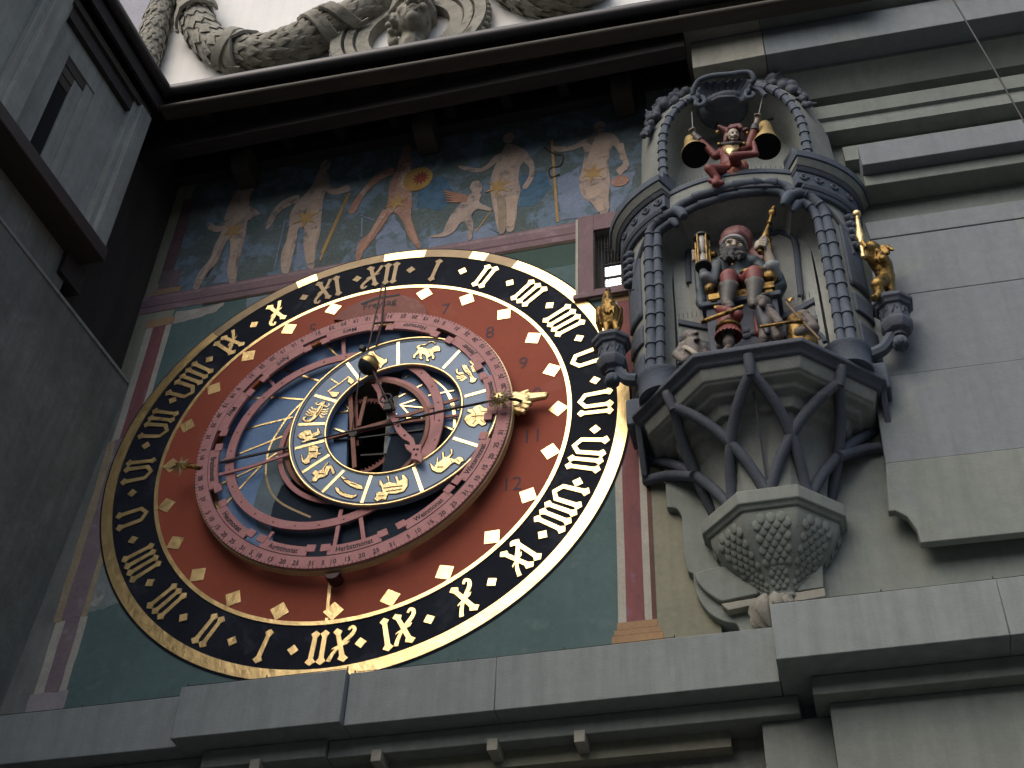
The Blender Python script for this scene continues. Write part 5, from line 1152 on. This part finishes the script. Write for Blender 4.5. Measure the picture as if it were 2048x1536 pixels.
# ---- two bells
def bell(mu,mv,cu,cv,rx,lab):
    m0=J(mu,mv,-.02); r_=rx*.00049*1.02
    ax_=(J(cu,cv,.10)-m0); H_=ax_.length; ax_=ax_.normalized(); R_=ax_.to_track_quat('Z','Y').to_matrix()
    t=thing('bell',lab,'bell',tuple(m0),'gilt bells beside the jester')
    h=H_
    MB().lathe([(r_*.965,.002),(r_,.0),(r_*.99,.02),(r_*.86,h*.16),(r_*.70,h*.36),(r_*.58,h*.58),(r_*.52,h*.78),(r_*.44,h*.90),(r_*.25,h*.97),(.001,h)],m0,R_,n=32).build('shell',oldgold if False else MATS['pale_bell_gold'],t)
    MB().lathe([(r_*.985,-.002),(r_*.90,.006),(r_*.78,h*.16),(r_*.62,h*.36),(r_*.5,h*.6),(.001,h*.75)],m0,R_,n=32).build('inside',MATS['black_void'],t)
    MB().tube([m0+ax_*(h*.7),m0+ax_*(h*.0)],[.012,.022],10).build('clapper',blk,t)
    MB().tube([m0+ax_*h+R_@Vector((.03*math.cos(a),0,.035*math.sin(a)-.005)) for a in [PI*i/10 for i in range(11)]],.009,8).build('crown',gilt2,t)
mat('pale_bell_gold',(.66,.49,.22),(.50,.36,.15),scale=12,rough=.45,metal=.85,bump=.2,bscale=30,c3=(.45,.32,.13),s3=8,t3=.68)
bell(218,905,140,680,216,'gilt bell with dark mouth at the left hand of the jester')
bell(1208,790,1178,470,216,'larger looking gilt bell behind the jester\'s raised right-hand arm')
hb=MB(); hb.tube([J(600,330,.25),J(560,420,.22),J(500,520,.2)],.012,8); hb.tube([J(1180,440,.10),J(1240,410,.16),J(1290,400,.25)],.012,8)
hb.build('bell_hanger',blk,bay)
# ---- seated king with hourglass and sceptre
yk=-.36
def K(u,v,d=0): return at(1320+u/4.517,400+v/4.517,yk+d)
kg=thing('king_figure','carved bearded king in turban and blue-green coat seated with hourglass and sceptre','statue',tuple(K(720,930)))
blob('body',[('c',K(690,560),K(700,700,-.0),.105,.095),('c',K(560,575,.0),K(840,570,.0),.062,.062),('c',K(650,720,-.02),K(790,720,-.02),.080,.080),
 ('c',K(530,590,.0),K(450,735,-.06),.058,.050),('c',K(860,590,.02),K(1040,690,-.03),.058,.048),('c',K(660,500,-.02),K(680,540),.045,.06)],tealcl,kg,voxel=.010,smooth=2)
blob('sleeve',[('c',K(500,600,-.03),K(455,720,-.08),.050,.050),('c',K(455,730,-.08),K(410,690,-.12),.050,.042),('c',K(400,690,-.12),K(392,650,-.14),.036,.030)],greysl,kg,voxel=.008)
blob('sleeve',[('c',K(1045,690,-.03),K(1010,600,-.09),.046,.050),('c',K(960,610,-.09),K(1050,580,-.09),.026,.026)],greysl,kg,voxel=.008)
for u0,v0,u1,v1,uu,vv in ((660,760,620,700,605,930),(780,750,850,670,845,935)):
    blob('breeches',[('c',K(u0,v0,-.03),K(u1,v1,-.20),.072,.062),('c',K(u1,v1,-.20),K(u1+4,v1+70,-.20),.062,.056)],redcl,kg,voxel=.009)
    blob('boot',[('c',K(u1+5,v1+85,-.20),K(uu,vv,-.19),.060,.042),('c',K(u1-50,v1+72,-.205),K(u1+55,v1+70,-.205),.030,.030),('c',K(uu,vv,-.19),K(uu,vv+12,-.25),.036,.028)],bootm,kg,voxel=.009)
hd=blob('head',[('e',K(668,410,-.06),(.068,.070,.085)),('c',K(672,372,-.125),K(668,408,-.150),.011,.018),('e',K(628,380,-.115),(.022,.016,.011)),('e',K(715,378,-.115),(.022,.016,.011)),('e',K(622,420,-.105),(.022,.02,.022)),('e',K(725,418,-.105),(.022,.02,.022)),('e',K(590,400,-.04),(.012,.016,.024))],palesk,kg,voxel=.006,smooth=1)
f=MB(); f.ell(K(632,388,-.134),(.011,.006,.005),n=8,m=6); f.ell(K(706,385,-.134),(.011,.006,.005),n=8,m=6); f.tube([K(605,372,-.128),K(632,366,-.138),K(655,372,-.138)],.0045,6); f.tube([K(690,370,-.138),K(715,364,-.136),K(738,370,-.128)],.0045,6); f.build('eyes_and_brows',eyew,hd)
rb=random.Random(4); pr=[('e',K(640,480,-.10),(.085,.055,.05)),('e',K(690,510,-.09),(.075,.05,.055)),('e',K(590,460,-.06),(.045,.05,.06)),('e',K(735,470,-.06),(.035,.04,.05)),('c',K(610,440,-.135),K(670,432,-.145),.014,.016),('c',K(670,432,-.145),K(730,442,-.13),.016,.012)]
for i in range(44):
    c=K(rb.uniform(545,745),rb.uniform(455,525),-.135+rb.uniform(-.01,.03)); pr.append(('c',c,c+Vector((rb.uniform(-.02,.02),rb.uniform(-.01,.02),-.03)),.014,.006))
blob('beard',pr,beardm,kg,voxel=.007,smooth=0)
blob('turban',[('c',K(570,395,-.02),K(620,330,-.06),.034,.040),('c',K(620,330,-.06),K(700,312,-.08),.040,.044),('c',K(700,312,-.08),K(770,350,-.03),.044,.042),('c',K(770,350,-.03),K(790,420,.02),.042,.038),('c',K(790,420,.02),K(760,480,.04),.036,.03),('e',K(690,350,.03),(.12,.10,.10))],turb,kg,voxel=.009,smooth=2)
b=MB()
b.tube(smoothline([K(562,410,-.055),K(590,360,-.095),K(650,328,-.13),K(715,338,-.128),K(760,385,-.08),K(778,440,-.03)],5),[.016]*0 or .018,8); b.build('turban_band',turbw,kg)
blob('cloak',[('c',K(830,470,.06),K(880,560,.05),.045,.06),('c',K(880,560,.05),K(930,540,.03),.05,.04)],turb,kg,voxel=.009)
blob('cloak_hem',[('c',K(370,830,.02),K(375,930,-.02),.032,.042),('c',K(345,640,.06),K(365,830,.04),.03,.034),('c',K(375,925,-.02),K(380,960,-.03),.042,.03)],tealcl,kg,voxel=.009)
blob('cloak_hem',[('c',K(1060,690,.02),K(1085,780,.03),.045,.05),('c',K(1085,780,.03),K(1060,860,.06),.05,.04)],tealcl,kg,voxel=.009)
MB().ell(K(830,640,-.15),(.088,.03,.026)).build('gilt_pouch',gilt2,kg)
for u,v in ((655,580),(675,632)): MB().ell(K(u,v,-.115),(.010,.006,.010)).build('button',gilt2,kg)
# hands close round what they hold
def fist(c,axis,name,m,par,rr=.022,L=.085,side=1):
    ax_=axis.normalized(); f_=Vector((0,-1,0)); f_=(f_-ax_*f_.dot(ax_)).normalized(); s_=ax_.cross(f_); pr=[('c',c+s_*.030*side-ax_*.02,c+s_*.030*side+ax_*.02,.030,.030)]
    for i in range(4):
        o=c+ax_*(L*(i-1.5)/4); q=[o+s_*side*.030+f_*.012,o+f_*(rr+.016)+s_*side*.008,o+f_*(rr+.008)-s_*side*.024,o-s_*side*.026-f_*.004]
        for a,b_ in zip(q,q[1:]): pr.append(('c',a,b_,.0125-.001*abs(i-1),.0115))
    pr.append(('c',c+s_*side*.03+ax_*.035,c+f_*(rr+.02)+ax_*.052,.0125,.0105))
    return blob(name,pr,m,par,voxel=.0048,smooth=1)
hA=K(915,450,-.15); hB=K(1033,50,-.10); axs=hB-hA
fist(K(928,415,-.15),axs,'hand',palesk,kg,side=-1,L=.11); blob('forearm',[('c',K(1000,570,-.10),K(955,450,-.135),.038,.034),('c',K(955,450,-.135),K(950,415,-.14),.034,.03)],palesk,kg,voxel=.008)
ha=K(392,600,-.16); hb_=K(378,350,-.12)
blob('hand',[('c',K(305,470,-.06),K(312,540,-.10),.014,.018)]+[('c',K(296+3*i,462+22*i,-.05),K(318,466+22*i,-.12),.011,.009) for i in range(4)],palesk,kg,voxel=.005,smooth=1)
L=axs.length; Rm=axs.normalized().to_track_quat('Z','Y').to_matrix()
sp=thing('sceptre','tall turned gilt sceptre held upright by the seated king','sceptre',tuple(hA))
MB().lathe([(.001,-.045),(.020,-.035),(.026,-.01),(.018,.01),(.014,.03),(.020,L*.18),(.026,L*.24),(.024,L*.34),(.014,L*.50),(.012,L*.56),(.022,L*.575),(.022,L*.59),(.012,L*.60),(.013,L*.72),(.011,L*.76)],hA,Rm,n=16).build('shaft',gilt2,sp)
MB().lathe([(.011,L*.76),(.026,L*.79),(.030,L*.84),(.020,L*.88),(.013,L*.90),(.016,L*.93),(.012,L*.96),(.001,L*1.02)],hA,Rm,n=16).build('finial',gilt2,sp)
hg=thing('hourglass','gilt hourglass with dark end caps held at the left by the seated king','hourglass',tuple(ha))
axh=hb_-ha; Lh=axh.length; Rh=axh.normalized().to_track_quat('Z','Y').to_matrix()
MB().lathe([(.001,-.012),(.058,-.012),(.058,.006),(.001,.006)],ha,Rh,n=24).build('end_cap',blk,hg); MB().lathe([(.001,-.008),(.058,-.008),(.058,.012),(.001,.012)],hb_,Rh,n=24).build('end_cap',blk,hg)
MB().lathe([(.040,.008),(.040,Lh*.18),(.030,Lh*.34),(.008,Lh*.49),(.030,Lh*.64),(.040,Lh*.82),(.040,Lh-.008)],ha,Rh,n=24).build('glass_bulbs',fm('pale_sand_glass',(.36,.35,.30),(.28,.27,.23),rough=.25),hg)
for i in range(5):
    a=2*PI*i/5-PI/2+.15; q=Rh@Vector((.050*math.cos(a),.050*math.sin(a),0))
    MB().lathe([(.008,.0),(.010,Lh*.2),(.006,Lh*.3),(.011,Lh*.5),(.006,Lh*.7),(.010,Lh*.8),(.008,Lh)],ha+q,Rh,n=10).build('gilt_post',gilt2,hg)
# throne
th=thing('gilt_throne','gilded throne with ball finials under the seated king','throne',tuple(K(730,960)))
def tbox(u0,v0,u1,v1,y0,y1,name,m=gilt2,bev=.006):
    a=K(u0,v0,y0-yk); b_=K(u1,v1,y0-yk); return MB().box(min(a.x,b_.x),max(a.x,b_.x),y0,y1,min(a.z,b_.z),max(a.z,b_.z)).build(name,m,th,bevel=bev)
tbox(560,830,900,880,-.46,-.20,'seat'); tbox(690,890,800,935,-.455,-.22,'apron')
tbox(430,850,545,885,-.50,-.20,'arm_block'); tbox(450,885,530,925,-.49,-.22,'arm_block'); tbox(480,925,540,970,-.48,-.24,'foot')
tbox(920,745,1040,785,-.50,-.20,'arm_block'); tbox(935,785,1025,830,-.49,-.22,'arm_block'); tbox(960,830,1010,910,-.48,-.24,'foot')
MB().ell(K(462,808,-.12),(.047,.047,.047)).build('ball_finial',gilt2,th); MB().ell(K(990,700,-.12),(.050,.050,.050)).build('ball_finial',gilt2,th)
tbox(455,530,560,570,-.26,-.20,'back_rail'); tbox(450,565,520,700,-.25,-.20,'back_post'); MB().ell(K(480,500,.12),(.033,.033,.033)).build('ball_finial',gilt2,th)
MB().lathe([(.018,0),(.022,.05),(.014,.09),(.02,.14),(.012,.2),(.022,.24),(.001,.28)],K(1012,560,.12),n=12).build('back_post',gilt2,th)
tbox(520,560,1000,840,-.225,-.20,'back_panel',MATS['dark_wood'])
# ---- bears on the platform
yb=-.66
def B(u,v,d=0): return K(u,v,yb-yk+d)
b1=thing('bear_figure','bear in a red pleated tunic with gilt belt playing a flute','statue',tuple(B(620,1345)),'carved bears parading below the king')
blob('body',[('c',B(610,1060,.03),B(615,1150),.060,.062),('c',B(620,1230),B(620,1290),.036,.040),('c',B(620,1290),B(622,1335),.028,.024),('c',B(622,1338),B(592,1352,-.03),.024,.018),('c',B(555,1240,.06),B(545,1320,.06),.034,.03),('e',B(630,965,.02),(.036,.045,.04)),('c',B(630,975,-.01),B(640,962,-.05),.022,.018)],fur,b1,voxel=.008)
blob('tunic',[('c',B(610,1070,.02),B(615,1140),.066,.070),('c',B(560,1000,.0),B(700,1040,-.06),.036,.040),('c',B(700,1040,-.06),B(690,1080,-.03),.040,.034),('c',B(540,990,.0),B(600,1000,-.04),.03,.034)],redcl,b1,voxel=.008)
b=MB(); rows=[]
for i,(r_,z_) in enumerate(((.066,1165),(.074,1200),(.085,1240))):
    c=B(618,z_); rows.append([c+Vector((r_*math.cos(2*PI*j/44)*(1+.06*(j%2)*i),r_*.9*math.sin(2*PI*j/44)*(1+.06*(j%2)*i),0)) for j in range(44)])
b.grid(rows,closed_v=True); b.build('pleated_skirt',redcl,b1)
c=B(617,1162); MB().tube([c+Vector((.072*math.cos(2*PI*j/30),.068*math.sin(2*PI*j/30),0)) for j in range(30)],.013,8,closed=True).build('gilt_belt',gilt2,b1)
fl=MB().tube([B(372,1105,-.10),B(560,1035,-.10),B(750,962,-.09)],[.017,.0155,.014],12).build('flute',gilt2); tag(fl,'long gilt flute held across by the red bear','flute')
b2=thing('bear_figure','bear in a dark blue jerkin striding with a gilt pipe, second from the right','statue',tuple(B(1000,1320)),'carved bears parading below the king')
blob('body',[('c',B(950,1020,.03),B(985,1170),.058,.062),('e',B(930,925,.01),(.056,.058,.055)),('c',B(925,935,-.03),B(918,950,-.08),.028,.020),('c',B(955,1180,-.0),B(940,1250,-.02),.046,.036),('c',B(940,1250,-.02),B(935,1315,.0),.034,.028),('c',B(1030,1180,.0),B(1065,1240,-.01),.050,.042),('c',B(1065,1240,-.01),B(1060,1310,.02),.040,.030),('c',B(985,1020,.0),B(1040,1060,-.07),.040,.034),('c',B(1040,1060,-.07),B(1080,1110,-.09),.032,.028),('e',B(970,885,.04),(.02,.016,.02))],fur,b2,voxel=.008)
blob('jerkin',[('c',B(945,1020,.03),B(980,1150,.0),.066,.068),('c',B(910,985,.0),B(990,985,.0),.034,.036),('c',B(960,1160,-.04),B(970,1200,-.05),.03,.02)],fm('dark_jerkin',(.05,.05,.06),(.03,.03,.04)),b2,voxel=.008)
blob('red_mantle',[('c',B(890,1060,.04),B(900,1200,.05),.030,.034)],redcl,b2,voxel=.008)
blob('cap',[('e',B(950,890,.0),(.050,.052,.026))],darkcl,b2,voxel=.007)
pp=MB().tube([B(903,1147,-.13),B(1090,1115,-.12),B(1215,1100,-.10),B(1290,1092,-.09)],[.011,.009,.013,.022],10).build('pipe',gilt2); tag(pp,'gilt pipe held level by the dark jerkin bear','pipe')
b3=thing('bear_figure','bear in a gilt mail coat holding a long spear at the right end','statue',tuple(B(1280,1300)),'carved bears parading below the king')
blob('body',[('c',B(1260,1120,.06),B(1270,1230,.04),.075,.080),('e',B(1290,1060,.07),(.055,.055,.052)),('e',B(1305,1022,.08),(.018,.014,.018)),('c',B(1340,1080,.05),B(1385,1150,-.02),.040,.038),('c',B(1385,1160,-.02),B(1260,1195,-.07),.042,.036),('c',B(1280,1090,.0),B(1300,1110,-.03),.03,.028)],fur,b3,voxel=.008)
blob('mail_coat',[('c',B(1240,1110,.05),B(1255,1200,.02),.072,.082),('c',B(1265,1230,.02),B(1290,1310,.02),.090,.100)],gilt2,b3,voxel=.008)
sp2=MB().tube([B(1140,925,-.06),B(1220,1020,-.08),B(1330,1140,-.10),B(1440,1255,-.10)],.0085,8); 
sp2=sp2.build('spear',fm('brown_shaft',(.20,.12,.05),(.13,.08,.035))); tag(sp2,'thin brown spear with a gilt lug slanting past the right-hand bear','spear')
o=MB(); o.prism([(B(1160,985).x,B(1160,985).z),(B(1185,960).x,B(1185,960).z),(B(1215,965).x,B(1215,965).z),(B(1195,985).x,B(1195,985).z),(B(1190,1005).x,B(1190,1005).z)],yb-.085,yb-.068); o.build('gilt_lug',gilt2,sp2,bevel=.003)
b4=thing('bear_figure','bare-chested bear with a white sash and hand on hip, snout raised, at the left end','statue',tuple(B(280,1440)),'carved bears parading below the king')
def Bl(u,v,d=0): return K(u,v,-.52-yk+d)
blob('body',[('c',Bl(300,1340,.0),Bl(300,1430,.0),.078,.070),('c',Bl(220,1330,.0),Bl(370,1350,.0),.045,.050),('c',Bl(300,1290,.0),Bl(275,1240,.0),.048,.050),('e',Bl(270,1240,.0),(.056,.055,.052)),('c',Bl(295,1235,-.03),Bl(325,1205,-.075),.034,.022),('c',Bl(310,1262,-.03),Bl(335,1255,-.07),.026,.018),('e',Bl(232,1255,.02),(.016,.012,.020)),('c',Bl(210,1340,.0),Bl(150,1395,.0),.036,.032),('c',Bl(150,1395,.0),Bl(215,1450,-.05),.030,.028),('c',Bl(380,1350,.0),Bl(410,1430,.0),.038,.032),('c',Bl(280,1430,.0),Bl(275,1520,.0),.05,.045),('c',Bl(340,1430,.0),Bl(350,1520,.0),.05,.045)],fm('pale_brown_fur',(.25,.22,.195),(.18,.155,.135),bump=.5,bscale=60),b4,voxel=.008)
MB().tube(smoothline([Bl(215,1325,-.065),Bl(265,1345,-.095),Bl(320,1385,-.10),Bl(370,1405,-.08)],4),.016,8,flat=.5).build('white_sash',fm('cream_sash',(.45,.40,.31),(.34,.30,.23)),b4)
MB().ell(Bl(330,1265,-.082),(.020,.014,.010)).ell(Bl(326,1206,-.098),(.013,.010,.010)).build('snout_marks',eyew,b4)
# ---- gilt lion with a club
yl=-.32
def Ln(u,v,d=0): return at(1640+u/4.27,400+v/4.27,yl+d)
li=thing('lion_figure','gilded lion rampant gripping an upright club on the right-hand bracket','statue',tuple(Ln(560,830)))
rl=random.Random(9)
pr=[('c',Ln(530,560,.0),Ln(570,680,.02),.072,.058),('c',Ln(480,520,-.02),Ln(540,600),.06,.06),('e',Ln(440,420,-.06),(.055,.06,.06)),('c',Ln(425,415,-.09),Ln(400,410,-.13),.032,.026),('c',Ln(460,520,-.06),Ln(395,480,-.10),.034,.028),('c',Ln(395,480,-.10),Ln(365,400,-.12),.030,.028),('c',Ln(540,520,-.04),Ln(540,500,-.10),.032,.028),
 ('c',Ln(570,680,.0),Ln(600,780,.02),.050,.032),('c',Ln(600,785,.02),Ln(590,825,-.03),.028,.026),('c',Ln(540,690,-.02),Ln(490,720,-.10),.048,.046),('c',Ln(490,720,-.10),Ln(500,800,-.08),.040,.028),('c',Ln(500,810,-.08),Ln(465,845,-.12),.028,.022),('c',Ln(620,640,.05),Ln(620,760,.05),.018,.016),('c',Ln(620,770,.0),Ln(580,810,-.05),.020,.016)]
for i in range(34):
    c=Ln(rl.uniform(415,585),rl.uniform(400,510),rl.uniform(-.09,.0)); pr.append(('c',c,c+Vector((rl.uniform(-.03,.03),rl.uniform(-.03,.01),-.045)),.022,.009))
for i in range(4): c=Ln(345+10*i,372+14*i,-.135); pr.append(('c',c,c+Vector((.016,-.02,0)),.013,.011))
for i in range(3): c=Ln(452+12*i,842-6*i,-.14); pr.append(('c',c,c+Vector((-.006,-.025,-.006)),.012,.009))
blob('body',pr,gilt2,li,voxel=.0075,smooth=1)
f=MB(); f.ell(Ln(420,398,-.118),(.007,.005,.005)).ell(Ln(392,402,-.158),(.010,.007,.006)); f.build('face_marks',blk,li)
cl=thing('gilt_club','upright gilt club with a ball tip held in the lion\'s paws','club',tuple(Ln(372,490,-.13)))
c0,c1_=Ln(372,490,-.14),Ln(313,120,-.10); d=c1_-c0; L=d.length; Rm=d.normalized().to_track_quat('Z','Y').to_matrix()
MB().lathe([(.001,-.01),(.016,0),(.020,.02),(.013,.05),(.016,L*.3),(.024,L*.40),(.034,L*.46),(.030,L*.52),(.022,L*.66),(.015,L*.82),(.019,L*.84),(.013,L*.86),(.013,L*.93)],c0,Rm,n=16).build('shaft',gilt,cl)
MB().ell(c1_,(.031,.031,.031)).build('ball_tip',gilt,cl)
# ---- gilt cockerel
yc=-.32
def Ck(u,v,d=0): return at(1160+u/5.906,540+v/5.906,yc+d)
ck=thing('cockerel_figure','gilded cockerel with folded wings and raised beak on the left-hand bracket','statue',tuple(Ck(370,790)))
pr=[('c',Ck(350,500,-.02),Ck(362,620,.0),.078,.070),('c',Ck(362,620,.0),Ck(365,700,.06),.066,.04),('c',Ck(340,430,-.03),Ck(325,330,-.03),.056,.038),('e',Ck(324,300,-.04),(.034,.036,.036)),('c',Ck(316,270,-.05),Ck(312,215,-.09),.020,.005),('c',Ck(315,640,-.02),Ck(315,740,-.04),.030,.013),('c',Ck(425,640,-.02),Ck(428,735,-.04),.030,.013)]
rc=random.Random(2)
for i in range(40):
    c=Ck(rc.uniform(285,400),rc.uniform(360,470),-.085+rc.uniform(-.01,.03)); pr.append(('c',c,c+Vector((0,-.002,-.05)),.010,.004))
blob('body',pr,gilt2,ck,voxel=.006,smooth=1)
for s,u in ((-1,232),(1,460)):
    pr=[('c',Ck(u,470,.0),Ck(u+s*8,620,.02),.030,.026),('c',Ck(u+s*8,620,.02),Ck(u-s*20,770,.06),.026,.010)]
    for i in range(5): pr.append(('c',Ck(u-s*(6*i-8),520+30*i,-.02),Ck(u-s*(6*i),640+26*i,.02),.012,.006))
    blob('wing',pr,gilt2,ck,voxel=.006,smooth=1)
blob('comb',[('e',Ck(350,245,.0),(.008,.03,.03)),('e',Ck(300,320,-.07),(.01,.012,.024)),('e',Ck(345,320,-.07),(.01,.012,.024))],fm('dark_wattle',(.10,.05,.02),(.06,.03,.015)),ck,voxel=.005)
for u in (315,428):
    f0=Ck(u,770,-.04); f0.z=LC.z+.014; pr=[('c',Ck(u,715,-.04),f0,.012,.012)]
    for i in (-1,0,1): pr.append(('c',f0,f0+Vector((i*.028,-.045,-.004)),.011,.008))
    blob('foot',pr,gilt2,ck,voxel=.005)
f=MB(); f.ell(Ck(306,300,-.07),(.006,.005,.006)).ell(Ck(340,298,-.07),(.006,.005,.006)); f.build('eyes',blk,ck)
# bird spikes
sk=thing('bird_spikes','rows of tiny dark bird spikes along the shelves of the oriel','spikes',(2.88,-.45,.3))
def spike(p): MB().tube([p,p+Vector((0,0,.048))],.0024,5).build('spike',blk,sk)
for i in range(9): spike(E(-.40+.03*i,1.548,-.02))
for i in range(9): spike(E(.10+.035*i,1.548,-.02))
for i in range(8): spike(Vector((BX+.25+.026*i,-.40-.004*i,.285)))
for i in range(6): spike(Vector((BX-.45+.03*i,-.42,.285)))
